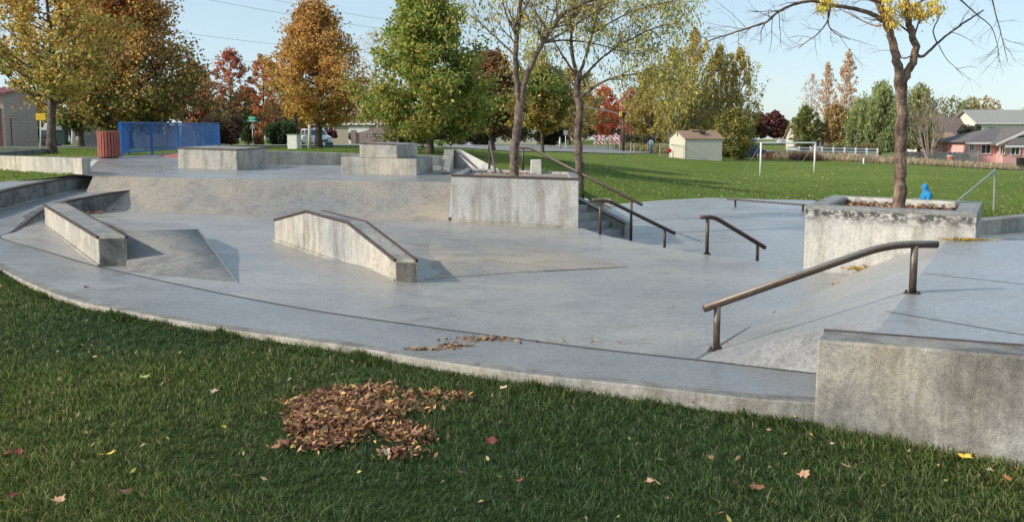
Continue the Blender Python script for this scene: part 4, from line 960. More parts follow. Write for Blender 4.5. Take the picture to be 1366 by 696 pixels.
# ---------------------------------------------------------------- bushes, hedges and weeds
def bush(name, label, px, py, Y, wpx, hpx, cols, n, ls, seed, cat='bush', group=None):
    b = PD(px, py, Y); w = wpx*Y/F; h = hpx*Y/F; nr = np.random.RandomState(seed)
    t = thing(name, label, cat, tuple(b), group)
    k = 26; cc = np.stack([nr.uniform(-.42, .42, k)*w, nr.uniform(-.4, .4, k)*w*.6, nr.uniform(.15, .72, k)*h], 1)
    idx = nr.randint(0, k, n); d = nr.normal(size=(n, 3)); d /= np.linalg.norm(d, axis=1)[:, None]
    C = cc[idx]+d*nr.uniform(size=(n, 1))**.4*np.array([w*.17, w*.15, h*.28]); C[:, 2] = np.abs(C[:, 2])
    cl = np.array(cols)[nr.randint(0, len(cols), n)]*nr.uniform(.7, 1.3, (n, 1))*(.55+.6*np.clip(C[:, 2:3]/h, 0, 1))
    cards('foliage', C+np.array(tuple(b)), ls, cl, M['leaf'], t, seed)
    mb = MB(); rs = random.Random(seed)
    for i in range(7): branch(mb, rs, b, W((rs.uniform(-.6, .6), rs.uniform(-.4, .4), 1)), h*.75, .03, 3)
    mb.build('stems', M['bark'], t); return t
for a in [('rounded dark maroon bush behind the right end of the blue railing', 297, 192, 78, 54, 42, [(.09, .05, .03), (.05, .06, .02), (.12, .06, .04)], 9000, .16, 201),
          ('dark green bush left of the grey utility box', 374, 194, 76, 36, 34, [(.04, .07, .02), (.06, .09, .02)], 7000, .16, 202),
          ('low dark hedge in front of the left building', 26, 190, 84, 44, 20, [(.03, .035, .02), (.05, .05, .03)], 5000, .18, 203),
          ('bright green shrub left of the stone entrance sign', 472, 190, 96, 15, 14, [(.08, .15, .03), (.05, .1, .02)], 2500, .15, 204),
          ('small maroon shrub beside the garage right of the white car', 442, 184, 108, 14, 11, [(.2, .05, .03), (.1, .04, .03)], 1800, .15, 205),
          ('dark hedge mass behind the brown tree', 640, 193, 98, 62, 30, [(.03, .04, .02), (.06, .05, .02)], 9000, .2, 206),
          ('dark bush under the dark tree behind the locust trunk', 735, 193, 104, 40, 24, [(.03, .04, .02), (.06, .05, .02), (.1, .08, .03)], 6000, .2, 207),
          ('orange leafed small shrub right of the street sign', 345, 193, 80, 12, 20, [(.4, .16, .04), (.35, .2, .06)], 1800, .12, 208),
          ('dark shrub mass filling behind the green maple trunk', 545, 194, 100, 80, 26, [(.04, .05, .02), (.09, .07, .03)], 8000, .2, 209),
          ('dark shrubs at the foot of the far fence behind the barricade', 850, 199, 108, 46, 22, [(.07, .08, .03), (.14, .11, .05)], 6000, .18, 210),
          ('dark conifer like shrub behind the right grey roof', 1290, 196, 135, 34, 30, [(.05, .065, .05), (.09, .08, .06)], 5000, .25, 211),
          ('olive bushes hiding the foot of the willows', 1130, 208, 110, 70, 18, [(.12, .13, .04), (.2, .15, .07)], 6000, .18, 212)]:
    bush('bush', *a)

def woods(name, x0, x1, Y, H, cols, n, ls, seed, depth=14):
    nr = np.random.RandomState(seed); xs = nr.uniform(x0, x1, n)
    k = max(8, int((x1-x0)/1.8)); cx = nr.uniform(x0, x1, k); ch = H*nr.uniform(.5, 1., k); cw = nr.uniform(2, 5, k); cy = nr.uniform(0, depth, k)
    i = nr.randint(0, k, n); d = nr.normal(size=(n, 3)); d /= np.linalg.norm(d, axis=1)[:, None]
    d = d*nr.uniform(size=(n, 1))**.4; C = np.stack([cx[i]+d[:, 0]*cw[i], Y+cy[i]+d[:, 1]*cw[i]*.7, ch[i]*.55+d[:, 2]*ch[i]*.45+GZ((x0+x1)/2, Y)], 1)
    cc = np.array(cols)[nr.randint(0, len(cols), k)][i]*nr.uniform(.7, 1.3, (n, 1))
    o = cards(name, C, ls, cc, M['leaf'], None, seed); return tag(o, kind='stuff')
tag(woods('far_woodland', -135, -16, 170, 9, [(.12, .10, .04), (.2, .11, .06), (.09, .09, .04), (.25, .15, .1)], 60000, .5, 301), 'distant mixed autumn trees behind the street on the left', 'woodland')
tag(woods('far_woodland', -14, 42, 175, 11, [(.16, .14, .05), (.2, .13, .06), (.11, .12, .05)], 30000, .5, 302), 'distant mixed autumn trees behind the road in the middle', 'woodland')
tag(woods('far_treeline', 72, 170, 200, 11.5, [(.25, .24, .08), (.33, .25, .1), (.18, .19, .06), (.27, .26, .08)], 60000, .5, 303), 'yellow green treeline behind the houses on the right', 'woodland')

def weeds(name, label, pts, w, n, h, cols, seed, ls=.02):
    nr = np.random.RandomState(seed); pts = [W(p) for p in pts]; seg = nr.randint(0, len(pts)-1, n); u = nr.uniform(size=n)
    A = np.array([tuple(pts[i]) for i in seg]); B = np.array([tuple(pts[i+1]) for i in seg]); C = A+(B-A)*u[:, None]
    C[:, 1] += nr.normal(size=n)*w; C[:, 0] += nr.normal(size=n)*.3
    C[:, 2] = groundz(C[:, :2]); hh = h*nr.uniform(.4, 1.1, n)
    cl = np.array(cols)[nr.randint(0, len(cols), n)]*nr.uniform(.7, 1.2, (n, 1)); C[:, 2] += hh*.4
    o = cards(name, C, hh, cl, M['leaf'], None, seed, elong=9, up=(0, 0, 1), norm=True); return tag(o, label, 'weeds', kind='stuff')
weeds('dry_weeds', 'dry tan weeds along the far edge of the field', [(24, 99, 0), (38, 98, 0), (52, 104, 0)], 1.3, 16000, .8, [(.34, .26, .16), (.42, .32, .2), (.25, .2, .12)], 401)
weeds('dry_weeds', 'dry tan weeds below the grey board fence and the pink house', [(40, 106, 0), (52, 107, 0), (80, 111, 0)], 1.2, 20000, .7, [(.36, .28, .18), (.44, .35, .22), (.28, .24, .12)], 402)
weeds('dry_weeds', 'weeds around the posts left of the shed', [(11, 101, 0), (17, 97, 0)], .9, 3500, .9, [(.2, .19, .08), (.34, .26, .1), (.15, .16, .05)], 403)

# ---------------------------------------------------------------- background buildings and street things
def gpt(px, py, Y): return PD(px, py, Y)
def shingle(name, col):
    m, nt, b = new_mat(name); p = pos(nt)
    w = nt.nodes.new('ShaderNodeTexWave'); w.bands_direction = 'Z'; w.inputs['Scale'].default_value = 2.2; w.inputs['Distortion'].default_value = 1.2; nt.links.new(p, w.inputs['Vector'])
    f = noise(nt, 6, 5, .7, p)
    c = ramp(nt, f, [(.3, tuple(x*.7 for x in col)), (.7, tuple(x*1.2 for x in col))]); c = mix(nt, c, ramp(nt, w.outputs['Fac'], [(.2, (.75,)*3), (.5, (1, 1, 1))]), .6, 'MULTIPLY')
    nt.links.new(c, b.inputs['Base Color']); b.inputs['Roughness'].default_value = .95; return m
def siding(name, col, scale=3.2):
    m, nt, b = new_mat(name); p = pos(nt)
    w = nt.nodes.new('ShaderNodeTexWave'); w.bands_direction = 'Z'; w.inputs['Scale'].default_value = scale; w.wave_profile = 'SAW'; nt.links.new(p, w.inputs['Vector'])
    f = noise(nt, 1.2, 5, .6, p)
    c = ramp(nt, f, [(.3, tuple(x*.9 for x in col)), (.7, tuple(min(1, x*1.06) for x in col))]); c = mix(nt, c, ramp(nt, w.outputs['Fac'], [(.0, (.78,)*3), (.15, (1, 1, 1))]), .6, 'MULTIPLY')
    nt.links.new(c, b.inputs['Base Color']); b.inputs['Roughness'].default_value = .8; return m
M['glass'] = plain('window_glass', (.05, .06, .07), .12, 0, .2, .5)
M['metal'] = plain('galvanised', (.42, .43, .42), .45, .5, .15, 8)
M['black'] = plain('black_plastic', (.02, .022, .022), .5)
M['rubber'] = plain('rubber', (.02, .02, .02), .85)
M['blue'] = plain('blue_paint', (.02, .13, .40), .4, .1, .15, 5)
M['roofbrown'] = shingle('roof_brown', (.36, .24, .17)); M['roofdark'] = shingle('roof_dark', (.17, .155, .15)); M['roofgrey'] = shingle('roof_grey', (.36, .35, .33))
M['fencewood'] = siding('grey_boards', (.34, .31, .27), 1)
M['wood'] = plain('weathered_post', (.38, .33, .27), .9, 0, .25, 5)

def house(name, label, x, y, z, w, dpt, hw, hr, rz, wallm, roofm, windows=(), doors=(), eave=.35, cat='house', ridge='x', trim=None):
    """local frame: x along the front, y going back, front at y=-d/2"""
    t = thing(name, label, cat, (x, y, z)); t.rotation_euler = (0, 0, rz)
    def put(mb, nm, mat, parent=t, **k):
        o = mb.build(nm, mat, None, **k); o.parent = parent; return o
    m = MB(); W2, D2 = w/2, dpt/2
    if ridge == 'x':
        m.prism([W((-W2, -D2, -.4)), W((-W2, D2, -.4)), W((-W2, D2, hw)), W((-W2, 0, hw+hr)), W((-W2, -D2, hw))], [W((W2, -D2, -.4)), W((W2, D2, -.4)), W((W2, D2, hw)), W((W2, 0, hw+hr)), W((W2, -D2, hw))])
        r = MB(); th = .14; k = hr/D2
        for s in (-1, 1):
            a = [W((-W2-eave, s*(D2+eave), hw-k*eave+.03)), W((W2+eave, s*(D2+eave), hw-k*eave+.03)), W((W2+eave, 0, hw+hr+.03)), W((-W2-eave, 0, hw+hr+.03))]
            r.prism(a, [p+W((0, 0, th)) for p in a])
    else:
        m.prism([W((-W2, -D2, -.4)), W((W2, -D2, -.4)), W((W2, -D2, hw)), W((0, -D2, hw+hr)), W((-W2, -D2, hw))], [W((-W2, D2, -.4)), W((W2, D2, -.4)), W((W2, D2, hw)), W((0, D2, hw+hr)), W((-W2, D2, hw))])
        r = MB(); th = .14; k = hr/W2
        for s in (-1, 1):
            a = [W((s*(W2+eave), -D2-eave, hw-k*eave+.03)), W((s*(W2+eave), D2+eave, hw-k*eave+.03)), W((0, D2+eave, hw+hr+.03)), W((0, -D2-eave, hw+hr+.03))]
            r.prism(a, [p+W((0, 0, th)) for p in a])
    put(m, 'wall', wallm); put(r, 'roof', roofm)
    if trim:
        f = MB(); f.box((0, -D2-eave, hw-(k*eave)-.1), w+2*eave, .05, .2) if ridge == 'x' else None
        if ridge == 'x': put(f, 'fascia', trim)
    for (wx, wz, ww, wh) in windows:
        fr = MB(); 
        for bx_, bz, bw, bh in ((0, 0, ww+.2, .1), (0, wh, ww+.2, .1), (-ww/2-.05, .1, .1, wh-.1), (ww/2+.05, .1, .1, wh-.1), (0, .1, .06, wh-.1)):
            fr.box((wx+bx_, -D2-.03, wz+bz), bw, .08, bh)
        o = put(fr, 'window', M['white']); g_ = MB().box((wx, -D2-.012, wz+.02), ww, .02, wh).build('pane', M['glass'], None); g_.parent = o
    for (dx, dw, dh, col) in doors:
        put(MB().box((dx, -D2-.03, 0), dw, .06, dh), 'door', col)
    return t
# shed
sl, sr_ = gpt(914, 212.5, 87), gpt(963, 212.5, 87.6)
cream = siding('shed_cream', (.66, .60, .47)); creamside = siding('shed_side', (.56, .52, .45))
ct = thing('garden_shed', 'cream gable shed with a brown shingle roof on the far side of the field', 'shed', tuple(sl))
A = gpt(893, 212.0, 88.2); hz = 1.78; rd_ = 2.42; B_, C_ = sl, sr_; Dv = A+(C_-B_); zb_ = -.3
mid = (A+B_)/2; midb = mid+(C_-B_)
MB().prism([up(A, zb_-.3), up(B_, zb_-.3), up(C_, zb_-.3), up(Dv, zb_-.3)], [A+W((0, 0, hz)), B_+W((0, 0, hz)), C_+W((0, 0, hz)), Dv+W((0, 0, hz))]).build('wall', creamside, ct)
MB().prism([A+W((0, 0, hz)), B_+W((0, 0, hz)), mid+W((0, 0, rd_))], [Dv+W((0, 0, hz)), C_+W((0, 0, hz)), midb+W((0, 0, rd_))]).build('gable', cream, ct)
n_ = W((-.01, -.012, 0)); off = (A-B_).cross(W((0, 0, 1))).normalized(); off = off if off.y < 0 else -off
MB().prism([A+off*.01+W((0, 0, -.1)), B_+off*.01+W((0, 0, -.1)), B_+off*.01+W((0, 0, hz)), mid+off*.01+W((0, 0, rd_-.02)), A+off*.01+W((0, 0, hz))],
           [A+off*.04+W((0, 0, -.1)), B_+off*.04+W((0, 0, -.1)), B_+off*.04+W((0, 0, hz)), mid+off*.04+W((0, 0, rd_-.02)), A+off*.04+W((0, 0, hz))]).build('front_panel', cream, ct)
ov = (C_-B_).normalized()*.15
for nm, e_, x_ in (('roof', B_, C_), ('roof', A, Dv)):
    ee = (e_-mid); ee.z = 0; ee = ee*1.10; drop = (rd_-hz)*1.10
    q = [mid+ee-ov+W((0, 0, rd_-drop+.02)), midb+ee+ov+W((0, 0, rd_-drop+.02)), midb+ov+W((0, 0, rd_+.02)), mid-ov+W((0, 0, rd_+.02))]
    MB().prism(q, [p+W((0, 0, .07)) for p in q]).build(nm, M['roofbrown'], ct)
c1 = mid.lerp(midb, .45)+W((0, 0, rd_+.05)); MB().box(c1, .7, .4, .16, .1).build('roof_vent', M['roofbrown'], ct)
MB().box(mid.lerp(midb, .62)+W((.1, -.4, rd_-.12)), .5, .3, .16, .1).build('roof_vent', M['black'], ct)
# chain link gate and red hose reel beside shed
def chain_fence(name, label, pts, h, posts, mat=M['metal'], rails=2, cat='fence', mesh_=True):
    t = thing(name, label, cat, tuple(pts[0])); 
    for a, b in zip(pts, pts[1:]):
        for k in range(rails): zz_ = h*(1-k*.9/max(1, rails-1)) if rails > 1 else h; MB().tube([W(a)+W((0, 0, zz_)), W(b)+W((0, 0, zz_))], .025, 5).build('rail', mat, t)
        k = max(1, int((W(b)-W(a)).length/posts))
        for i in range(k+1): p = W(a).lerp(W(b), i/k); MB().tube([p-W((0, 0, .2)), p+W((0, 0, h+.05))], .035, 6).build('post', mat, t)
        if mesh_:
            m = MB(); L = (W(b)-W(a)).length; nn = int(L/.22); d = (W(b)-W(a))/nn
            for i in range(nn):
                for s in (0, 1):
                    a0 = W(a)+d*(i+s); a1 = W(a)+d*(i+1-s)
                    for z0 in np.arange(.05, h-.2, .22): m.add([a0+W((0, 0, z0)), a1+W((0, 0, z0+.22)), a1+W((0, 0, z0+.228)), a0+W((0, 0, z0+.008))], [(0, 1, 2, 3)])
            m.build('wire_mesh', mat, t)
    return t
chain_fence('chain_link_gate', 'small chain link enclosure at the left front of the shed', [gpt(880, 211, 89), gpt(889, 211.5, 88.5), gpt(912, 213.2, 86.6)], 1.25, 2.2)
t = thing('hose_reel', 'small red round reel standing by the shed door', 'hose reel', tuple(gpt(895, 212.5, 86)))
p = gpt(892.5, 201, 86); q = gpt(897, 213, 86)
MB().tube([p+W((0, -.12, 0)), p+W((0, .12, 0))], .2, 16).build('reel', plain('red_paint', (.45, .03, .03), .5), t)
MB().tube([p+W((.2, 0, 0)), p+W((.35, 0, -.1)), q+W((.05, 0, 0))], .03, 6).build('stand', M['black'], t)
# traffic barricade
t = thing('striped_barricade', 'white road barricade with three boards of slanting red stripes', 'barricade', tuple(gpt(810, 201, 97)))
m, nt, b_ = new_mat('barricade_stripes'); tc = pos(nt); sep = nt.nodes.new('ShaderNodeSeparateXYZ'); nt.links.new(tc, sep.inputs[0])
v = math_n(nt, 'FRACT', math_n(nt, 'MULTIPLY', math_n(nt, 'ADD', sep.outputs[0], sep.outputs[2]), 2.6))
nt.links.new(mix(nt, (.75, .75, .73), (.62, .05, .05), math_n(nt, 'GREATER_THAN', v, .5)), b_.inputs['Base Color']); M['stripe'] = m
xl, xr = gpt(791.5, 201, 97), gpt(828, 201, 97)
for (u0, u1) in ((0, .46), (.52, 1.0)):
    a, b = xl.lerp(xr, u0), xl.lerp(xr, u1)
    for k in range(3): MB().prism([a+W((0, 0, .62+k*.33)), b+W((0, 0, .62+k*.33)), b+W((0, .05, .62+k*.33)), a+W((0, .05, .62+k*.33))], [a+W((0, 0, .84+k*.33)), b+W((0, 0, .84+k*.33)), b+W((0, .05, .84+k*.33)), a+W((0, .05, .84+k*.33))]).build('board', M['stripe'], t)
    for p in (a.lerp(b, .12), a.lerp(b, .88)):
        MB().tube([p+W((0, -.5, -.05)), p+W((0, .03, 1.5))], .035, 5).build('leg', M['metal'], t); MB().tube([p+W((0, .6, -.05)), p+W((0, .06, 1.1))], .035, 5).build('leg', M['metal'], t)
t = thing('wooden_post_pair', 'two pale wooden posts right of the traffic pole', 'post', tuple(gpt(841, 203, 92)))
for px in (841.5, 846): MB().tube([gpt(px, 204, 92), gpt(px, 190.5, 92)], .06, 6).build('post', M['wood'], t)
# signal pole with mast arm
t = thing('signal_pole', 'dark pole with a yellow signal head and a long arm reaching left', 'traffic signal', tuple(gpt(831.5, 202, 95)))
b = gpt(831.5, 203, 95); h = gpt(831.5, 153, 95)
MB().tube([b, h], [.13, .09], 8).build('pole', plain('dark_pole', (.06, .055, .06), .6), t, smooth=True)
MB().tube([h+W((0, 0, -.1)), gpt(815, 149, 95), gpt(775, 142, 95)], [.07, .05, .035], 6).build('mast_arm', M['metal'], t)
MB().box(gpt(828, 156, 94.6), .28, .25, .5).build('signal_head', plain('signal_yellow', (.7, .45, .03), .5), t, bevel=.03)
MB().lathe(gpt(832, 156, 94.8), [(.02, 0), (.26, .05), (.24, .38), (.02, .45)], 12).build('lamp_hood', M['black'], t)
def pole(name, label, px, pb_, pt_, Y, r, mat, cat='pole', extra=None):
    t = thing(name, label, cat, tuple(gpt(px, pb_, Y))); MB().tube([gpt(px, pb_+1.2, Y), gpt(px, pt_, Y)], [r, r*.75], 8).build('shaft', mat, t, smooth=True)
    if extra: extra(t)
    return t
pole('bollard_post', 'grey round post at the road edge left of the straight locust trunk', 747, 202, 183, 88, .1, M['metal'], 'post')
def round_sign(px, pz, Y, r, mat):
    def f(t):
        c = gpt(px, pz, Y-.06); MB().tube([c, c+W((0, .02, 0))], r, 14).build('sign_plate', mat, t)
    return f
pole('road_sign', 'thin white sign post with a small pale plate near the road', 754.5, 202, 176, 90, .035, M['white'], 'sign', lambda t: (MB().box(gpt(754.5, 180, 89.9), .38, .03, .4).build('sign_plate', M['metal'], t)))
pole('utility_pole', 'slim light grey utility pole among the trees right of the signal pole', 859, 198, 149, 118, .12, plain('pole_grey', (.55, .55, .52), .8), 'utility pole')
pole('utility_pole', 'second thinner dark pole right beside the light grey one', 856, 197, 160, 124, .08, M['wood'], 'utility pole')
def trail_sign(t):
    c = gpt(868.5, 190, 91); MB().tube([c, c+W((0, .03, 0))], .26, 18).build('round_panel', plain('sign_blue', (.04, .2, .6), .5), t)
    MB().tube([c+W((0, -.02, 0)), c+W((0, -.005, 0))], .2, 16).build('round_inner', plain('sign_pale', (.55, .62, .6), .5), t)
    MB().tube([c+W((0, -.035, -.02)), c+W((0, -.022, -.02))], .09, 12).build('round_mark', plain('sign_dark', (.05, .12, .1), .5), t)
pole('trail_sign', 'blue post with a round blue and white emblem sign at the field edge', 868.5, 204, 188, 91.2, .09, M['blue'], 'sign', trail_sign)
def xarm(z, w):
    def f(t):
        for dz in z: 
            c = W(t.location)+W((0, 0, dz)); MB().tube([c-W((w, 0, 0)), c+W((w, 0, 0))], .07, 5).build('crossarm', M['wood'], t)
    return f
pole('utility_pole', 'tall brown utility pole beside the distant dark red trees', 1002.5, 184, 135, 185, .16, M['wood'], 'utility pole', xarm((6.3,), 1.2))
pole('white_marker_post', 'short white marker post in the dry weeds behind the goal', 1152, 222, 211, 92, .09, M['white'], 'post')

# street furniture left
t = thing('litter_bin', 'round red slatted litter bin beside the blue railing', 'litter bin', tuple(gpt(146, 211, 35.5)))
red = plain('red_slat', (.36, .10, .07), .6, 0, .2, 8); c = PK(146, 210.5)
m = MB()
for k in range(22):
    an = 2*math.pi*k/22; m.box(c+W((math.cos(an)*.34, math.sin(an)*.34, .03)), .07, .075, .90, an)
m.build('slats', red, t, bevel=.008)
MB().lathe(c, [(.30, .0), (.30, .86)], 20).build('liner', M['black'], t); MB().lathe(c, [(.36, .12), (.375, .12), (.375, .16), (.36, .16)], 22).build('hoop', M['edge'], t)
# blue railing
def railing(name, label, a, b, n, h):
    t = thing(name, label, 'railing', tuple(a)); a, b = W(a), W(b); d = b-a
    for i in range(n+1):
        p = a+d*(i/n); MB().box(p-W((0, 0, .05)), .07, .07, h+.05, math.atan2(d.y, d.x)).build('post', M['blue'], t, bevel=.006)
    for zz_ in (.13, h-.03): MB().tube([a+W((0, 0, zz_)), b+W((0, 0, zz_))], .03, 8).build('rail', M['blue'], t)
    m = MB(); k = max(3, int(d.length/.125))
    for i in range(k): p = a+d*((i+.5)/k); m.tube([p+W((0, 0, .13)), p+W((0, 0, h-.03))], .0125, 4, cap=False)
    m.build('bars', M['blue'], t); return t
ra, rb_ = gpt(163, 208.5, 36.2), gpt(293, 198.2, 48.5)
railing('blue_railing', 'long blue metal railing of upright bars running away behind the left deck', ra, rb_, 4, 1.24)
railing('blue_railing', 'short blue metal railing turning the corner at the near end of the long one', ra+W((-.08, .05, 0)), gpt(172, 205.5, 38.8), 1, 1.24)
bk_ = plain('red_brick', (.26, .09, .07), .85, 0, .5, 9)
a, b = gpt(200, 210, 38.0), gpt(240, 210.5, 35.0)
poly_block('brick_edging', 'low strip of red brick edging under the blue railing', 'edging', [a-W((0, 0, .1)), b-W((0, 0, .1)), b+W((0, .4, -.1)), a+W((0, .4, -.1))], [a+W((0, 0, .02)), b+W((0, 0, .17)), b+W((0, .4, .17)), a+W((0, .4, .02))], bk_, bev=.005)
t = thing('utility_box', 'tall pale grey utility cabinet left of the wooden pole', 'utility box', tuple(gpt(393, 201, 56)))
MB().box(gpt(393, 201, 56), .62, .5, .88, R(-18)).build('cabinet', plain('cabinet_grey', (.62, .62, .56), .6), t, bevel=.02); MB().box(gpt(393, 201, 56)+W((0, 0, .88)), .68, .56, .03, R(-18)).build('lid', M['metal'], t)
pole('wooden_pole', 'stout pale wooden pole in front of the white car', 413, 201, 166, 57, .11, plain('pale_pole', (.46, .43, .36), .9, 0, .2, 8), 'pole')
t = thing('green_bin', 'low dark green box next to the orange tree trunk', 'utility box', tuple(gpt(439, 200, 60)))
MB().box(gpt(439, 200, 60), .5, .5, .42, .2).build('body', plain('dark_green', (.03, .09, .07), .5), t, bevel=.05); MB().box(gpt(439, 200, 60)+W((0, 0, .42)), .54, .54, .04, .2).build('lid', plain('dark_green2', (.04, .13, .11), .5), t, bevel=.01)
def street_plate(t):
    c = gpt(337, 163, 80); g_ = plain('street_green', (.03, .30, .20), .5)
    o = MB().box(c+W((0, -.05, 0)), .9, .03, .22).build('name_plate', g_, t); MB().box(c+W((0, -.05, .23)), .1, .8, .2, .9).build('cross_plate', g_, t)
    MB().box(c+W((0, -.07, .08)), .5, .01, .07).build('lettering_band', M['white'], o)
    MB().box(c+W((0, -.05, -.55)), .35, .03, .35).build('lower_plate', M['metal'], t)
pole('street_sign', 'green street name sign on a white post at the junction', 337, 195, 165, 80, .04, M['white'], 'sign', street_plate)
def ysign(t):
    c = gpt(54.5, 160.5, 44); MB().box(c, .42, .03, .30).build('sign_plate', plain('sign_yellow', (.80, .50, .02), .5), t, bevel=.004)
pole('yellow_sign', 'small yellow rectangular sign on a thin white post at the far left', 54, 205.5, 154, 44.1, .03, M['white'], 'sign', ysign)
pole('white_pole', 'thick white pole left of the grey panel fence', 97.5, 191, 157, 70, .13, M['white'], 'pole')
t = thing('wheeled_bin', 'dark green wheeled bin by the trunk of the yellow green tree', 'wheeled bin', tuple(gpt(84, 193, 66)))
dg = plain('bin_green', (.02, .05, .05), .5); c = gpt(84, 193.5, 66)
MB().prism([c+W((x*.24, y*.24, 0)) for x, y in ((-1, -1), (1, -1), (1, 1), (-1, 1))], [c+W((x*.31, y*.31, .92)) for x, y in ((-1, -1), (1, -1), (1, 1), (-1, 1))]).build('body', dg, t, bevel=.02)
MB().box(c+W((0, 0, .92)), .68, .7, .07).build('lid', dg, t, bevel=.02)
for s in (-1, 1): MB().tube([c+W((s*.27, .28, .1)), c+W((s*.33, .28, .1))], .1, 10).build('wheel', M['rubber'], t)
# grey panel fence left
t = thing('panel_fence', 'grey panel fence behind the trees at the left', 'fence', tuple(gpt(130, 190, 85)))
pf = plain('panel_grey', (.30, .27, .24), .85, 0, .12, .6); a, b = gpt(108, 190, 86), gpt(285, 190, 90); nn = 8
for i in range(nn):
    p, q = a.lerp(b, i/nn), a.lerp(b, (i+.97)/nn); MB().prism([up(p, .8), up(q, .8), up(q, .8)+W((0, .06, 0)), up(p, .8)+W((0, .06, 0))], [up(p, 2.75), up(q, 2.75), up(q, 2.75)+W((0, .06, 0)), up(p, 2.75)+W((0, .06, 0))]).build('panel', pf, t)
    MB().box(up(p, .8)+W((0, -.05, 0)), .14, .14, 2.05).build('post', M['wood'], t)
chain_fence('rail_fence', 'thin rusty rail fence in front of the white trailer at the far left', [gpt(-30, 190, 66), gpt(16, 190, 66), gpt(67, 190.5, 66)], 1.55, 2.4, M['pipe'], 2, 'fence', False)
# white long trailer
t = thing('white_trailer', 'long low white trailer parked behind the rail fence at the far left', 'trailer', tuple(gpt(45, 190, 92)))
a, b = gpt(11, 189, 92), gpt(69, 189, 92)
MB().prism([up(a, 1.75), up(b, 1.75), up(b, 1.75)+W((0, 2.4, 0)), up(a, 1.75)+W((0, 2.4, 0))], [up(a, 3.15), up(b, 3.15), up(b, 3.15)+W((0, 2.4, 0)), up(a, 3.15)+W((0, 2.4, 0))]).build('body', plain('trailer_white', (.66, .62, .58), .5), t, bevel=.15)
for s in (.2, .3, .8):
    p = a.lerp(b, s); MB().tube([up(p, 1.3)+W((0, .1, 0)), up(p, 1.3)+W((0, .35, 0))], .4, 14).build('wheel', M['rubber'], t)
MB().box(up(a.lerp(b, .5), 1.55)+W((0, 1.2, 0)), (b-a).length*.96, 1.2, .2).build('chassis', M['black'], t)
# left building
t = house('tan_building', 'tan industrial building with a red door and red roof trim at the left edge', gpt(-22, 192, 78).x, 80, .95, 4.1, 6, 4.15, .5, R(3), siding('tan_wall', (.42, .35, .28), 1.2), plain('red_trim', (.16, .045, .04), .6), windows=(), doors=((1.35, .95, 3.1, plain('door_red', (.13, .035, .03), .6)),))
# monument stone sign with letters
t = thing('entrance_sign', 'stone entrance monument sign with raised letters beneath the green maple', 'sign', tuple(gpt(505, 191, 82)))
c = gpt(500, 193, 82); st_ = plain('stone_sign', (.30, .23, .19), .9, 0, .3, 3)
mb = MB(); arch = [W((-1.55, 0, 0)), W((1.55, 0, 0)), W((1.55, 0, .95)), W((1.0, 0, 1.18)), (W((0.5, 0, 1.42))), W((-.1, 0, 1.42)), W((-.7, 0, 1.15)), W((-1.55, 0, .95))]
mb.prism([c+p for p in arch], [c+p+W((0, .35, 0)) for p in arch]).build('panel', st_, t)
for s in (-1, 1): MB().box(c+W((s*1.75, .15, 0)), .42, .5, 1.2).build('pillar', st_, t, bevel=.02)
def text(body, loc, size, mat, parent, rot=(R(90), 0, 0)):
    cu = bpy.data.curves.new('lettering', 'FONT'); cu.body = body; cu.size = size; cu.align_x = 'CENTER'; cu.extrude = .015
    o = bpy.data.objects.new('lettering', cu); COL.objects.link(o); cu.materials.append(mat)
    dg_ = bpy.context.evaluated_depsgraph_get(); me = bpy.data.meshes.new_from_object(o.evaluated_get(dg_)); bpy.data.objects.remove(o)
    o2 = bpy.data.objects.new('lettering', me); COL.objects.link(o2); o2.location = loc; o2.rotation_euler = rot
    if parent: o2.parent = parent; o2.matrix_parent_inverse = Matrix.Translation(-parent.location)
    return o2
ltr = plain('letter_pale', (.55, .5, .42), .7)
text('TURTLE', c+W((0, -.03, .66)), .5, ltr, t); text('CREEK', c+W((.1, -.03, .36)), .3, ltr, t)
# tan garage behind the orange tree
gw = siding('garage_wall', (.42, .36, .29), 2)
house('tan_garage', 'tan garage with a white eave half hidden behind the orange tree', gpt(472, 192, 122).x, 124, .95, 9.0, 7, 2.7, 1.6, R(-4), gw, M['roofbrown'], windows=((-2.6, 1.0, 1.2, 1.1),), doors=((1.2, 2.6, 2.2, M['white']),), trim=M['white'])
house('white_garage', 'small white building showing behind the brown tree left of the locust', gpt(628, 192, 128).x, 130, 1.0, 6, 6, 2.6, 1.4, 0, siding('white_wall', (.55, .56, .6), 2), M['roofgrey'], trim=M['white'])
house('white_roofed_house', 'house with a bright white roof edge behind the trees left of the locust trunk', gpt(676, 180, 150).x, 152, 1.0, 9, 8, 4.8, 1.8, 0, siding('pale_wall', (.5, .45, .4), 2), plain('pale_roof', (.6, .58, .54), .8), trim=M['white'])
house('white_canopy', 'low building with a white roof seen over the blue railing', gpt(226, 185, 120).x, 122, 1.0, 4.6, 5, 2.4, .55, 0, gw, plain('white_roof', (.75, .73, .7), .7), cat='building')
house('small_house', 'small white and brown house above the white rail fence behind the poplars', gpt(1100, 197, 150).x, 152, -.3, 9.0, 6, 2.3, 2.0, 0, siding('small_house_wall', (.6, .56, .5), 2), M['roofbrown'], windows=((-1, .8, 1.2, 1),), trim=M['white'])
house('peach_house', 'tiny pale gabled house right of the distant red trees', gpt(1060, 186, 210).x, 212, 1.2, 3.6, 5, 1.7, 1.2, 0, siding('peach', (.6, .42, .3), 2), M['roofbrown'], ridge='y', windows=((0, .6, .8, .8),))
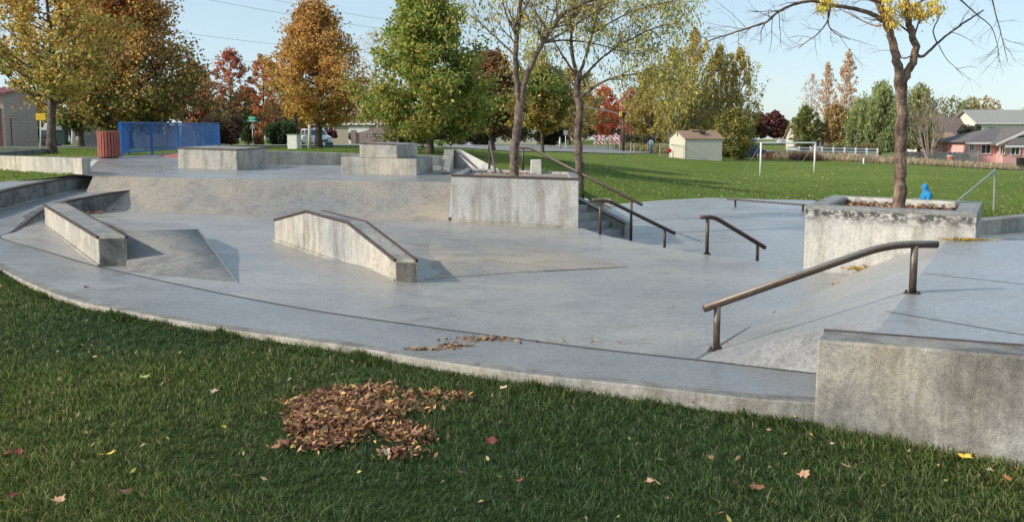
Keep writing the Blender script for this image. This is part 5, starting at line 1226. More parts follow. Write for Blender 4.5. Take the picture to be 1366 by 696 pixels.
house('brown_roofed_house', 'low house with a wide dark brown roof between the bare tree and the grey roof', gpt(1282, 205, 150).x, 152, -.7, 14, 9, 2.6, 3.0, 0, siding('br_wall', (.55, .5, .45), 2), shingle('roof_plum', (.17, .13, .125)), windows=((-3, .9, 1.4, 1.1), (2, .9, 1.4, 1.1)), trim=M['white'])
house('white_garage', 'white walled garage just above the grey board fence', gpt(1250, 214, 128).x, 130, -1.1, 4.6, 5, 2.3, 1.2, 0, siding('white_wall2', (.7, .68, .64), 2), M['roofbrown'], doors=((.4, 2.2, 1.9, M['white']),))
# two-storey white house with grey roof
house('two_storey_house', 'large white two storey house with a grey roof behind the pink house', gpt(1345, 200, 150).x, 150, -1.2, 13.5, 8, 5.4, 1.7, R(0), siding('cream_siding', (.70, .68, .58), 2), M['roofgrey'], windows=((-4.6, 3.4, .9, 1.2),), trim=M['white'], eave=.5)
# pink house: low wing with hipped dark roof + gabled wing
pinkm = plain('pink_stucco', (.80, .48, .44), .9, 0, .07, .7)
t = thing('pink_house', 'pink stucco bungalow with dark shingle roofs and white trimmed windows at the right edge', 'house', tuple(gpt(1330, 219, 118)))
def gx(px, Y=116): return gpt(px, 200, Y).x
z0 = -1.35; ye = gpt(1300, 189.5, 116).z
x0, x1, x2 = gx(1290), gx(1330), gx(1420)
MB().prism([W((x0, 116, z0)), W((x1+.5, 116, z0)), W((x1+.5, 126, z0)), W((x0, 126, z0))], [W((x0, 116, ye)), W((x1+.5, 116, ye)), W((x1+.5, 126, ye)), W((x0, 126, ye))]).build('wall', pinkm, t)
MB().prism([W((x1, 114.5, z0)), W((x2, 114.5, z0)), W((x2, 124, z0)), W((x1, 124, z0))], [W((x1, 114.5, ye-.1)), W((x2, 114.5, ye-.1)), W((x2, 124, ye-.1)), W((x1, 124, ye-.1))]).build('wall', pinkm, t)
ex = .5; yr = gpt(1345, 171, 121).z
MB().add([W((x0-ex, 115.4, ye-.05)), W((x1+.4, 115.4, ye-.05)), W((x2, 115.4, ye+.1)), W((x2, 121, yr)), W((x0+5.0, 121, yr)), W((x0-ex, 126.6, ye-.05)), W((x2, 126.6, ye))],
         [(0, 1, 2, 3, 4), (0, 4, 5), (4, 3, 6, 5)]).build('roof', M['roofdark'], t)
MB().prism([W((x0-ex, 115.36, ye-.26)), W((x1+.3, 115.36, ye-.26)), W((x1+.3, 115.44, ye-.26)), W((x0-ex, 115.44, ye-.26))], [W((x0-ex, 115.36, ye-.03)), W((x1+.3, 115.36, ye-.03)), W((x1+.3, 115.44, ye-.03)), W((x0-ex, 115.44, ye-.03))]).build('fascia', M['white'], t)
# gable wing facing the field
gl, gr_ = gx(1329, 114.4), gx(1420, 114.4); gm = (gl+gr_)/2; ga_ = gpt(1374, 172, 114).z
MB().prism([W((gl+.3, 114.3, ye-.15)), W((gr_, 114.3, ye-.15)), W((gm, 114.3, ga_))], [W((gl+.3, 120, ye-.15)), W((gr_, 120, ye-.15)), W((gm, 120, ga_))]).build('gable', pinkm, t)
for sx_ in (0, 1):
    a, b = (W((gl-.3, 113.9, ye-.35)), W((gm, 113.9, ga_+.08))) if sx_ == 0 else (W((gm, 113.9, ga_+.08)), W((gr_+.3, 113.9, ye-.35)))
    q = [a, b, b+W((0, 6.5, 0)), a+W((0, 6.5, 0))]; MB().prism(q, [p+W((0, 0, .16)) for p in q]).build('roof', M['roofdark'], t)
    MB().prism([a+W((0, -.05, -.12)), b+W((0, -.05, -.12)), b+W((0, -.01, -.12)), a+W((0, -.01, -.12))], [a+W((0, -.05, .18)), b+W((0, -.05, .18)), b+W((0, -.01, .18)), a+W((0, -.01, .18))]).build('fascia', M['white'], t)
# porch roof in front of the gable
pq0, pq1 = gx(1340, 112.5), gx(1420, 112.5); zz1 = gpt(1350, 193.5, 112.5).z; zz2 = gpt(1360, 181.5, 114.2).z
MB().add([W((pq0, 112.4, zz1)), W((pq1, 112.4, zz1)), W((pq1, 114.25, zz2)), W((pq0+2.2, 114.25, zz2)), W((pq0, 112.4, zz1-.12)), W((pq1, 112.4, zz1-.12))], [(0, 1, 2, 3), (0, 4, 5, 1)]).build('porch_roof', M['roofdark'], t)
MB().box(W(((pq0+pq1)/2, 112.36, zz1-.28)), pq1-pq0, .05, .22).build('fascia', M['white'], t)
def win(px0, px1, py0, py1, Y, par):
    a, b = gpt(px0, py1, Y), gpt(px1, py0, Y); m = MB(); w_, h_ = b.x-a.x, b.z-a.z; c = W(((a.x+b.x)/2, Y, a.z)); e_ = .12
    for q in ((0, -e_, w_+2*e_, e_), (0, h_, w_+2*e_, e_), (-w_/2-e_/2, 0, e_, h_), (w_/2+e_/2, 0, e_, h_), (0, 0, .07, h_)): m.box(c+W((q[0], 0, q[1])), q[2], .1, q[3])
    o = m.build('window', M['white'], par); p = MB().box(c+W((0, .02, 0)), w_, .03, h_).build('pane', M['glass'], None); p.parent = o
    return o
win(1309, 1321, 193.5, 204.5, 115.95, t); win(1293.5, 1299, 192.5, 201, 115.95, t); win(1334.5, 1340, 193.5, 205, 114.45, t); win(1349, 1360, 196, 206, 114.45, t)
# board fence, white rail fence
t = thing('board_fence', 'long weathered grey board fence in front of the houses on the right', 'fence', tuple(gpt(1250, 218, 112)))
a, b = gpt(1208, 217, 113), gpt(1304, 218, 114.5); k = int((b-a).length/.16); m = MB()
for i in range(k):
    p = a.lerp(b, i/k); hh_ = 1.25+.05*math.sin(i*1.7); m.box(W((p.x, p.y, p.z-.3)), .145, .03, hh_+.3)
m.build('boards', plain('boards_grey', (.42, .38, .33), .9, 0, .3, 3), t)
for i in range(0, 6): p = a.lerp(b, i/5); MB().box(W((p.x, p.y-.07, p.z-.3)), .12, .12, 1.7).build('post', M['wood'], t)
t = thing('white_rail_fence', 'white three rail ranch fence beyond the goal', 'fence', tuple(gpt(1050, 208, 105)))
a, b = gpt(1050, 209, 104), gpt(1170, 211, 108); 
for z_ in (.28, .58, .88): MB().prism([a+W((0, 0, z_)), b+W((0, 0, z_)), b+W((0, .05, z_)), a+W((0, .05, z_))], [a+W((0, 0, z_+.15)), b+W((0, 0, z_+.15)), b+W((0, .05, z_+.15)), a+W((0, .05, z_+.15))]).build('rail', M['white'], t)
for i in range(9): p = a.lerp(b, i/8); MB().box(p+W((0, -.06, -.2)), .14, .1, 1.32).build('post', M['white'], t)
# barrels, brush pile, bin
def barrel(px, py, Y, label, col):
    t = thing('barrel', label, 'barrel', tuple(gpt(px, py, Y))); c = gpt(px, py, Y)
    MB().lathe(c, [(.33, 0), (.36, .1), (.33, .3), (.36, .34), (.33, .38), (.34, .6), (.36, .64), (.33, .68), (.34, .84)], 18).build('drum', col, t, smooth=False)
    MB().lathe(c+W((0, 0, .84)), [(.35, 0), (.35, .05), (.3, .07)], 18).build('rim', M['white'], t)
orn = plain('barrel_orange', (.42, .17, .08), .6)
barrel(1026.5, 213.5, 95, 'orange brown barrel with a pale rim behind the left goal post', orn)
barrel(1267, 218.5, 108, 'orange brown barrel standing before the grey board fence', orn)
weeds('brush_pile', 'pile of brown brush on the field edge behind the goal', [(27.3, 96, 0), (29.6, 96, 0)], .5, 1500, .9, [(.16, .09, .05), (.22, .13, .07), (.1, .06, .04)], 405)
t = thing('black_bin', 'black wheeled bin against the pink house wall', 'wheeled bin', tuple(gpt(1362, 222, 105))); c = gpt(1363, 222, 105)
MB().box(c, .9, .7, .85).build('body', M['black'], t, bevel=.03); MB().box(c+W((0, 0, .85)), .96, .76, .07).build('lid', M['black'], t, bevel=.02)
for s in (-1, 1): MB().tube([c+W((s*.4, -.33, .1)), c+W((s*.46, -.33, .1))], .11, 10).build('wheel', M['rubber'], t)

# goal
gA, gB = gpt(1014, 234.5, 73.2), gpt(1086, 231.5, 74.2); gh = 2.42
t = thing('soccer_goal', 'white soccer goal frame without a net on the grass field', 'soccer goal', tuple(gA))
for p, dz in ((gA, 0), (gB, 0)): MB().tube([p-W((0, 0, .1)), W((p.x, p.y, gA.z+gh))], .065, 10).build('post', M['white'], t, smooth=True)
MB().tube([W((gA.x-.06, gA.y, gA.z+gh)), W((gB.x+.06, gB.y, gA.z+gh))], .06, 10).build('crossbar', M['white'], t)
for p in (gA, gB): MB().tube([W((p.x, p.y, gA.z+gh-.1)), p+W((-.9, 2.2, 0))], .02, 6).build('back_stay', M['metal'], t)
# grey frame near the right edge (second goal seen end on)
t = thing('metal_goal_frame', 'grey metal frame of an upright and a slanting stay at the right field edge', 'goal frame', tuple(gpt(1326, 290, 33)))
Pp = gpt(1325, 296, 33); Pt = gpt(1327.5, 227, 33); far = gpt(1262, 276, 31.5)
MB().tube([Pp-W((0, 0, .1)), Pt], .035, 8).build('post', M['metal'], t); MB().tube([Pt, far+W((-.5, -.1, -.5))], .028, 8).build('stay', M['metal'], t)
MB().tube([Pt, Pt+W((.10, .25, .0))], .035, 8).build('crossbar_stub', M['metal'], t)

# ---------------------------------------------------------------- vehicles
def car(name, label, loc, rz, col, kind='suv', cat='car', L=4.5, Wd=1.8, H=1.68, prt=True):
    t = thing(name, label, cat, loc); t.rotation_euler = (0, 0, rz)
    paint = plain('car_paint', col, .25, .1, .04)
    def put(mb, nm, mat, par=t, **k): o = mb.build(nm, mat, None, **k); o.parent = par; return o
    s = H/1.68
    if kind == 'suv': low = [(-2.2, .35), (2.15, .35), (2.22, .6), (2.15, .92), (1.2, 1.05), (-2.15, 1.05), (-2.25, .7)]; cab = [(-2.1, 1.05), (1.1, 1.05), (.45, 1.62), (-1.85, 1.66)]
    elif kind == 'pickup': low = [(-2.5, .45), (2.4, .45), (2.5, .7), (2.4, 1.05), (1.2, 1.12), (-2.5, 1.12)]; cab = [(-.7, 1.12), (1.1, 1.12), (.6, 1.7), (-.55, 1.72)]
    else: low = [(-2.2, .3), (2.15, .3), (2.25, .5), (2.1, .8), (1.0, .92), (-2.1, .95), (-2.2, .6)]; cab = [(-1.7, .93), (1.0, .93), (.35, 1.38), (-1.1, 1.40)]
    w2 = Wd/2
    put(MB().prism([W((x*L/4.5, -w2, z)) for x, z in low], [W((x*L/4.5, w2, z)) for x, z in low]), 'body', paint, bevel=.07, seg=3)
    c2 = w2*.86; base = [W((x*L/4.5, -w2*.95, z)) for x, z in cab[:2]]+[W((x*L/4.5, -c2, z)) for x, z in cab[2:]]
    put(MB().prism(base, [W((p.x, -p.y, p.z)) for p in base]), 'cabin', paint, bevel=.05)
    z0_, z1_ = cab[0][1]+.04, cab[2][1]-.08
    for sgn_ in (-1, 1):
        xa, xb, xc, xd = cab[0][0]+.18, cab[1][0]-.2, cab[2][0]-.06, cab[3][0]+.12
        for u0, u1 in ((0.02, .47), (.53, .98)):
            q = []
            for u, z, yy in ((u0, z0_, w2*.955), (u1, z0_, w2*.955), (u1, z1_, c2*1.012), (u0, z1_, c2*1.012)):
                x = (xa+(xb-xa)*u) if z == z0_ else (xd+(xc-xd)*u); q.append(W((x*L/4.5, sgn_*yy, z)))
            put(MB().prism(q, [p+W((0, sgn_*.012, 0)) for p in q]), 'side_window', M['glass'])
    def scr(xb, zb2, xt, zt, dx):
        q = [W((xb*L/4.5+dx, -w2*.8, zb2)), W((xb*L/4.5+dx, w2*.8, zb2)), W((xt*L/4.5+dx, c2*.85, zt)), W((xt*L/4.5+dx, -c2*.85, zt))]
        return MB().prism(q, [p+W((dx*.6, 0, .01)) for p in q])
    put(scr(cab[1][0]-.06, z0_, cab[2][0]+.07, z1_, .03), 'windscreen', M['glass']); put(scr(cab[0][0]+.02, z0_, cab[3][0]-.05, z1_, -.03), 'rear_window', M['glass'])
    for x in (-1.38, 1.38):
        for sgn_ in (-1, 1):
            y = sgn_*(w2-.08); wobj = put(MB().tube([W((x*L/4.5, y-.11, .34)), W((x*L/4.5, y+.11, .34))], .34, 18), 'wheel', M['rubber'])
            put(MB().tube([W((x*L/4.5, y+sgn_*.1, .34)), W((x*L/4.5, y+sgn_*.125, .34))], .2, 12), 'rim', M['metal'], wobj)
    for sgn_ in (-1, 1):
        put(MB().box((2.2*L/4.5, sgn_*w2*.68, .68), .08, .36, .15), 'headlight', plain('lamp_glass', (.6, .6, .58), .15)); put(MB().box((-2.2*L/4.5, sgn_*w2*.78, .78), .1, .2, .22), 'tail_light', plain('lamp_red', (.4, .02, .02), .2))
    put(MB().box((2.21*L/4.5, 0, .5), .08, 1.0, .16), 'grille', M['black']); return t
p = gpt(421, 197, 92); car('parked_suv', 'white sport utility car parked behind the pale wooden pole', (p.x, p.y, GZ(p.x, p.y)+.05), R(-62), (.72, .74, .76), 'suv')
p = gpt(52, 188, 88); car('parked_car', 'dark grey car in the shade under the white trailer', (p.x, p.y, GZ(p.x, p.y)+.05), R(175), (.05, .05, .06), 'sedan')
p = gpt(1283, 210, 121); car('parked_pickup', 'red pickup behind the grey board fence', (p.x, p.y, GZ(p.x, p.y)+.2), R(175), (.45, .05, .05), 'pickup')
p = gpt(1002, 200, 98); car('parked_car', 'dark blue car partly hidden in the dry grass left of the goal', (p.x, p.y, GZ(p.x, p.y)-.2), R(8), (.03, .05, .10), 'sedan')
p = gpt(993, 187, 186); car('parked_car', 'tiny distant car with a white side beneath the utility pole', (p.x, p.y, GZ(p.x, p.y)+.1), R(20), (.25, .28, .33), 'sedan')
p = gpt(1053, 188, 186); car('parked_car', 'tiny distant white car on the far road left of the green bush', (p.x, p.y, GZ(p.x, p.y)+.1), R(0), (.6, .6, .58), 'sedan')

# overhead cables
def cable(label, a, b, sag, r=.010):
    pts = []; a, b = W(a), W(b)
    for i in range(21): u = i/20; pts.append(a.lerp(b, u)-W((0, 0, sag*4*u*(1-u))))
    o = MB().tube(pts, r, 5).build('overhead_cable', M['black']); tag(o, label, 'power line', 'overhead cables across the left sky')
cable('uppermost thin cable crossing the left sky', gpt(100, -60, 70), gpt(760, 55, 95), .9)
cable('thin cable just below the top one in the left sky', gpt(100, -38, 70), gpt(760, 62, 95), .9)
cable('thin middle cable crossing the left sky beside the orange tree', gpt(90, 20, 72), gpt(760, 78, 96), 1.0)
cable('lowest thin cable crossing the left sky', gpt(90, 62, 74), gpt(760, 88, 96), .8)

# ---------------------------------------------------------------- person in blue hoodie sitting beyond the planter
def skin(name, pts, edges, rads, mat, parent, sub=2):
    me = bpy.data.meshes.new(name); me.from_pydata([tuple(p) for p in pts], edges, []); me.update()
    o = link(name, me, mat, parent); md = o.modifiers.new('skin', 'SKIN')
    for v, r in zip(me.skin_vertices[0].data, rads): v.radius = (r if isinstance(r, tuple) else (r, r)); v.use_root = False
    me.skin_vertices[0].data[0].use_root = True
    s = o.modifiers.new('sub', 'SUBSURF'); s.levels = s.render_levels = sub
    dg_ = bpy.context.evaluated_depsgraph_get(); m2 = bpy.data.meshes.new_from_object(o.evaluated_get(dg_)); o.modifiers.clear(); o.data = m2
    if not m2.materials: m2.materials.append(mat)
    m2.polygons.foreach_set('use_smooth', [True]*len(m2.polygons)); return o
hp = gpt(1238, 262, 33); zt = gpt(1238, 244.5, 33).z
g0 = GZ(hp.x, hp.y); bz = zt-1.0
per = thing('person', 'person in a bright blue hooded jacket sitting low beyond the square planter, facing left', 'person', (hp.x, hp.y, bz))
o_ = W((hp.x, hp.y, bz)); fw = W((-1, -.12, 0)).normalized(); sd_ = W((-fw.y, fw.x, 0))
def L_(f, s, z): return o_+fw*f+sd_*s+W((0, 0, z))
skinm = plain('skin', (.52, .33, .24), .6); hood = plain('blue_cotton', (.02, .24, .52), .85, 0, .18, 9); trous = plain('dark_denim', (.05, .06, .09), .9)
# body: one continuous surface (pelvis root)
B = [L_(0, 0, .16), L_(.0, 0, .34), L_(.05, 0, .52), L_(.09, 0, .66), L_(.12, 0, .72), L_(.15, 0, .80), L_(.17, 0, .90),
     L_(.05, .17, .60), L_(.16, .22, .38), L_(.36, .12, .32), L_(.43, .08, .33),
     L_(.05, -.17, .60), L_(.16, -.22, .38), L_(.36, -.12, .32), L_(.43, -.08, .33),
     L_(.06, .10, .13), L_(.42, .14, .34), L_(.66, .13, .06), L_(.82, .14, .04),
     L_(.06, -.10, .13), L_(.42, -.14, .34), L_(.66, -.13, .06), L_(.82, -.14, .04)]
E_b = [(0, 1), (1, 2), (2, 3), (3, 4), (4, 5), (5, 6), (3, 7), (7, 8), (8, 9), (9, 10), (3, 11), (11, 12), (12, 13), (13, 14), (0, 15), (15, 16), (16, 17), (17, 18), (0, 19), (19, 20), (20, 21), (21, 22)]
Rb = [.12, .12, .13, .10, .05, .085, .07, .055, .045, .03, .028, .055, .045, .03, .028, .085, .065, .045, .04, .085, .065, .045, .04]
body = skin('body', B, E_b, Rb, skinm, per)
skin('hoodie', [L_(0, 0, .2), L_(.0, 0, .36), L_(.05, 0, .53), L_(.08, 0, .65), L_(.06, .19, .60), L_(.16, .24, .39), L_(.34, .13, .33), L_(.06, -.19, .60), L_(.16, -.24, .39), L_(.34, -.13, .33), L_(.09, 0, .74), L_(.12, 0, .84), L_(.14, 0, .93), L_(.17, 0, .975)],
     [(0, 1), (1, 2), (2, 3), (3, 4), (4, 5), (5, 6), (3, 7), (7, 8), (8, 9), (3, 10), (10, 11), (11, 12), (12, 13)], [.17, .17, .175, .14, .085, .07, .05, .085, .07, .05, .10, .125, .11, .06], hood, per)
skin('trousers', [L_(0, 0, .17), L_(.07, .1, .14), L_(.42, .14, .345), L_(.64, .13, .09), L_(.07, -.1, .14), L_(.42, -.14, .345), L_(.64, -.13, .09)], [(0, 1), (1, 2), (2, 3), (0, 4), (4, 5), (5, 6)], [.17, .12, .085, .06, .12, .085, .06], trous, per)
MB().box(L_(.47, .0, .33), .09, .15, .015).build('held_phone', M['white'], per, bevel=.003)
for s in (-1, 1):
    skin('shoe', [L_(.66, .13*s, .05), L_(.86, .14*s, .04)], [(0, 1)], [.055, .045], M['black'], per)
    for k in range(5):
        a = L_(.42, s*(.08-.012*k), .335-.004*k); e = a+fw*(.06-.006*abs(k-2))-W((0, 0, .005))+(-sd_*s*.02); MB().tube([a, a.lerp(e, .5)+W((0, 0, .008)), e], [.010, .009, .006], 6).build('finger', skinm, body)
# face parts (turned away but present)
fc_ = L_(.17, 0, .87); MB().tube([fc_+fw*.085, fc_+fw*.115-W((0, 0, .02))], [.018, .012], 6).build('nose', skinm, body)
# the ledge the person sits on
poly_block('sitting_slab', 'low concrete slab under the person in blue', 'concrete slab', [up(L_(f_, s_2, 0), g0-.2) for f_, s_2 in ((-.4, -.5), (.95, -.5), (.95, .5), (-.4, .5))], [L_(f_, s_2, 0) for f_, s_2 in ((-.4, -.5), (.95, -.5), (.95, .5), (-.4, .5))], M['wall'])

# ---------------------------------------------------------------- near lawn: real blades
def lawn_blades(seed=1):
    rs = np.random.RandomState(seed); n = 460000
    # sample distance so that density falls with range
    Yv = 3.2+(rs.uniform(size=n)**1.45)*13; Xv = rs.uniform(-1, 1, n)*(Yv*.60+1.6)
    m = ~inside(pk, np.stack([Xv, Yv], 1)); 
    ledge_poly = [(e0+bk*.3), (e2+bk*.3), e2-ed.cross(W((0, 0, 1)))*0, e0]
    Xv, Yv = Xv[m], Yv[m]; q = np.stack([Xv, Yv], 1)
    lp = [e0-W((0, .02, 0)), e2, e2+bk*.4, e0+bk*.4]; m = ~inside(lp, q); q = q[m]
    m = (q[:, 0] < 7)&(q[:, 1] < 24); q = q[m]; z = groundz(q); n = len(q)
    # drop blades behind the ledge / across the park
    f1 = np.sin(q[:, 0]*1.9+np.sin(q[:, 1]*1.3)*2)+np.sin(q[:, 1]*2.3+q[:, 0]*.7)
    cl = np.sin(q[:, 0]*17+3*np.sin(q[:, 1]*11))*np.sin(q[:, 1]*15+2*np.sin(q[:, 0]*9))
    cl2 = np.sin(q[:, 0]*31+2*np.sin(q[:, 1]*23))*np.sin(q[:, 1]*29+2*np.sin(q[:, 0]*19)+1)
    h = (.046+.016*cl+.010*cl2+.007*f1)*rs.uniform(.45, 1.35, n); h = np.clip(h, .015, .1)
    # rows where the mower left longer grass by the kerb
    az = rs.uniform(0, 2*np.pi, n); az = np.where(rs.uniform(size=n) < .55, 2.4+.8*f1+cl*.9+rs.normal(size=n)*.7, az)
    lean = rs.uniform(.25, 1.1, n)*h; dist = np.linalg.norm(q, axis=1)
    w = (.0013+.0010*rs.uniform(size=n))*np.clip(dist/4.0, 1, 2.6)
    dx, dy = np.cos(az), np.sin(az); px_, py_ = -dy, dx; fa_ = rs.normal(size=n)*.8; sx_ = px_*np.cos(fa_)+dx*np.sin(fa_); sy_ = py_*np.cos(fa_)+dy*np.sin(fa_)
    B_ = np.stack([q[:, 0], q[:, 1], z-.004], 1); S = np.stack([sx_, sy_, np.zeros(n)], 1)*w[:, None]
    Mid = B_+np.stack([dx*lean*.35, dy*lean*.35, h*.6], 1); Tip = B_+np.stack([dx*lean*1.15, dy*lean*1.15, h*(1-.25*rs.uniform(size=n))], 1)
    v = np.stack([B_-S, B_+S, Mid+S*.8, Mid-S*.8, Tip], 1).reshape(-1, 3)
    idx = np.arange(n)*5; loops = np.stack([idx, idx+1, idx+2, idx+3, idx+3, idx+2, idx+4], 1).ravel()
    me = bpy.data.meshes.new('grass_blades'); me.vertices.add(5*n); me.vertices.foreach_set('co', v.ravel()); me.loops.add(7*n); me.loops.foreach_set('vertex_index', loops)
    me.polygons.add(2*n); ls_ = np.stack([np.arange(n)*7, np.arange(n)*7+4], 1).ravel(); lt = np.tile([4, 3], n); me.polygons.foreach_set('loop_start', ls_); me.polygons.foreach_set('loop_total', lt)
    pal = np.array([(.105, .155, .045), (.15, .20, .06), (.20, .235, .085), (.07, .11, .035), (.36, .30, .17)]); pi = rs.choice(5, n, p=[.32, .27, .16, .17, .08])
    c = pal[pi]*(rs.uniform(.75, 1.25, n)*(1+.16*f1/2))[:, None]
    patch = np.clip(np.sin(q[:, 0]*.9+1.3)*np.sin(q[:, 1]*.8+.4)+.2*f1, -1, 1)[:, None]; c = c*(1+.34*patch*np.array([1.3, .8, .3]))*(1+.22*cl2+.12*cl)[:, None]  # dry patches and clump tone, with broad shadow patches painted into the colour
    cc = np.ones((n, 5, 4)); cc[:, :, :3] = c[:, None, :]; cc[:, :2, :3] *= .35; cc[:, 4, :3] *= 1.15  # blade feet darkened, tips lightened: shade between blades put into the colour
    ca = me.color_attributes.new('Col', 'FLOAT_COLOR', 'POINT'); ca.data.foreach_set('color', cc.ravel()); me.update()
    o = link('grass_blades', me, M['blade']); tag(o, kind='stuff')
lawn_blades()
def nr_n(seed, x):
    return np.sin(x*23.7+seed)*np.sin(x*9.1)
def tufts(name, label, lo, hi, n, h, seed, side):
    """longer unmown blades hugging the kerb"""
    rs = np.random.RandomState(seed); path = np.array([tuple(p) for p in lo]); i = rs.randint(0, len(path)-1, n); u = rs.uniform(size=(n, 1))
    C = path[i]*(1-u)+path[i+1]*u; t_ = path[i+1]-path[i]; t_ /= np.linalg.norm(t_[:, :2], axis=1)[:, None]; nn = np.stack([-t_[:, 1], t_[:, 0]], 1)*side
    d_ = .11+np.abs(rs.normal(size=(n, 1)))*.06; C[:, :2] += nn*d_; C[:, 2] = groundz(C[:, :2]); hh = h*rs.uniform(.3, 1., n)*(.6+.4*np.sin(C[:, 0]*7)*np.sin(C[:, 0]*2.3+1)+.3*nr_n(seed, C[:, 0])); C[:, 2] += hh*.35
    pal = np.array([(.06, .10, .025), (.09, .13, .035), (.22, .20, .09), (.04, .075, .02)]); c = pal[rs.choice(4, n, p=[.4, .3, .12, .18])]*rs.uniform(.8, 1.25, (n, 1))
    o = cards(name, C, hh, c, M['blade'], None, seed, elong=13, up=(0, 0, 1), norm=True); tag(o, label, 'grass', kind='stuff')
tufts('kerb_grass', 'longer grass growing against the kerb', kc, 0, 34000, .11, 501, sgn)
lpath = [e0-bk*.0, e2]; tufts('kerb_grass', 'longer grass at the foot of the near ledge', [p-bk*.03 for p in (e0, e0.lerp(e2, .3), e0.lerp(e2, .6), e2)], 0, 4500, .09, 502, -1 if (W((-ed.y, ed.x, 0)).dot(bk) > 0) else 1)

# ---------------------------------------------------------------- fallen leaves
def leaf_shape(size, rs, curl, lobes=5):
    """a lobed maple leaf, curled, local coordinates"""
    pts = []; n = lobes*4
    for i in range(n):
        a = -math.pi/2+2*math.pi*(i+.5)/n; ph = (i % 4); r = (1.0, .62, .72, .58)[ph]*(1 if i not in (0, n-1) else .45); r *= rs.uniform(.85, 1.1)
        pts.append(W((math.cos(a)*r, math.sin(a)*r, 0)))
    ring = [p*.55 for p in pts]; vs = [W((0, 0, 0))]+ring+pts
    for v in vs: v.z = curl*(v.x*v.x*.9+abs(v.y)*.25*v.y)+rs.uniform(-.05, .05); v *= size*.5 if False else 1
    vs = [v*size*.5 for v in vs]; fs = [(0, 1+i, 1+(i+1) % n) for i in range(n)]+[(1+i, 1+n+i, 1+n+(i+1) % n, 1+(i+1) % n) for i in range(n)]
    return vs, fs
LC = {'yellow': (.80, .50, .07), 'tan': (.50, .30, .17), 'red': (.20, .05, .03), 'brown': (.22, .10, .05), 'pale': (.62, .47, .33), 'green': (.36, .40, .10), 'orange': (.50, .20, .06)}
LM = {k: plain('leaf_'+k, v, .7, 0, .3, 30) for k, v in LC.items()}
rsL = random.Random(9)
def fallen(label, px, py, size, col, tilt=.5, onz=None):
    p = P(px, py, -.13) if onz is None else P(px, py, onz)
    z = (GZ(p.x, p.y)+.066) if onz is None else onz+.012
    vs, fs = leaf_shape(size, rsL, rsL.uniform(.2, .75)); rot = Matrix.Rotation(rsL.uniform(0, 6.28), 4, 'Z') @ Matrix.Rotation(tilt*rsL.uniform(-1, 1), 4, 'X')
    o = MB().add([rot @ v for v in vs], fs).build('fallen_leaf', LM[col], None, smooth=False); o.location = (p.x, p.y, z)
    if LM[col]: pass
    tag(o, label, 'leaf', 'fallen leaves lying on the near lawn')
for a in [('large bright yellow leaf lying alone in the left foreground grass', 143, 629, .13, 'yellow', .25), ('yellow green leaf on the grass left of the leaf pile', 194, 525, .12, 'green', .3), ('pale tan leaf standing up right of the leaf pile', 671, 539, .085, 'pale', 1.2),
          ('small tan leaf on the grass directly below the yellow green one', 287, 545, .07, 'pale', .4), ('brown leaf near the left picture edge, left of the bright yellow one', 12, 629, .08, 'red', .8), ('second dark brown leaf beside the one at the left edge', 26, 626, .07, 'red', .8),
          ('reddish leaf right of the leaf pile in deep grass', 655, 609, .09, 'red', .6), ('dark red leaf lowest in the middle foreground', 690, 661, .085, 'red', .3), ('small pale leaf in front of the right end of the pile', 617, 651, .075, 'pale', .9),
          ('small white backed leaf just below the leaf pile', 516, 624, .06, 'pale', 1.3), ('whitish curled leaf against the kerb in the right middle', 921, 552, .09, 'pale', .7), ('orange leaf at the kerb just above the whitish curled leaf', 921, 542, .07, 'orange', .5),
          ('flat orange leaf at the kerb right of the whitish one', 948, 546, .10, 'orange', .3), ('rusty leaf at the kerb, rightmost of its cluster', 970, 545, .09, 'orange', .5), ('pinkish leaf in the right foreground below the near ledge corner', 1073, 645, .08, 'tan', .7),
          ('long pale leaf lying flat in front of the ledge', 1131, 633, .085, 'tan', .4), ('dull tan leaf near the bottom right of the lawn', 868, 658, .07, 'tan', .8), ('brown leaf at the bottom right beside a darker one', 1010, 664, .10, 'brown', .4),
          ('darker brown leaf left of its neighbour at the bottom right', 984, 660, .08, 'red', .8), ('small tan leaf in the right lawn, left of the pinkish leaf', 952, 625, .06, 'tan', .9), ('bright yellow leaf at the foot of the near ledge', 1286, 613, .10, 'yellow', .2),
          ('pale leaf at the ledge foot near the right edge', 1322, 632, .07, 'pale', .9), ('orange leaf in the right corner of the lawn', 1342, 640, .08, 'orange', .5), ('small orange red leaf nearest the right picture edge', 1358, 629, .05, 'orange', .5),
          ('dark brown leaf at the kerb at the upper left of the lawn', 117, 401, .09, 'red', .8), ('brown leaf by the kerb above the yellow green leaf', 168, 467, .08, 'brown', .6), ('reddish leaf in the bottom left corner', 22, 684, .09, 'red', .4), ('pale brown leaf cut by the bottom edge', 78, 692, .09, 'tan', .4),
          ('thin brown leaf at the bottom left of the leaf pile', 168, 680, .07, 'brown', .3), ('small yellow leaf on the grass above the bright yellow one', 300, 593, .05, 'yellow', .8), ('tan leaf in the upper left lawn', 85, 564, .06, 'tan', .6), ('little pale leaf in the right lawn near the ledge', 1108, 603, .05, 'pale', .7)]:
    fallen(*a)
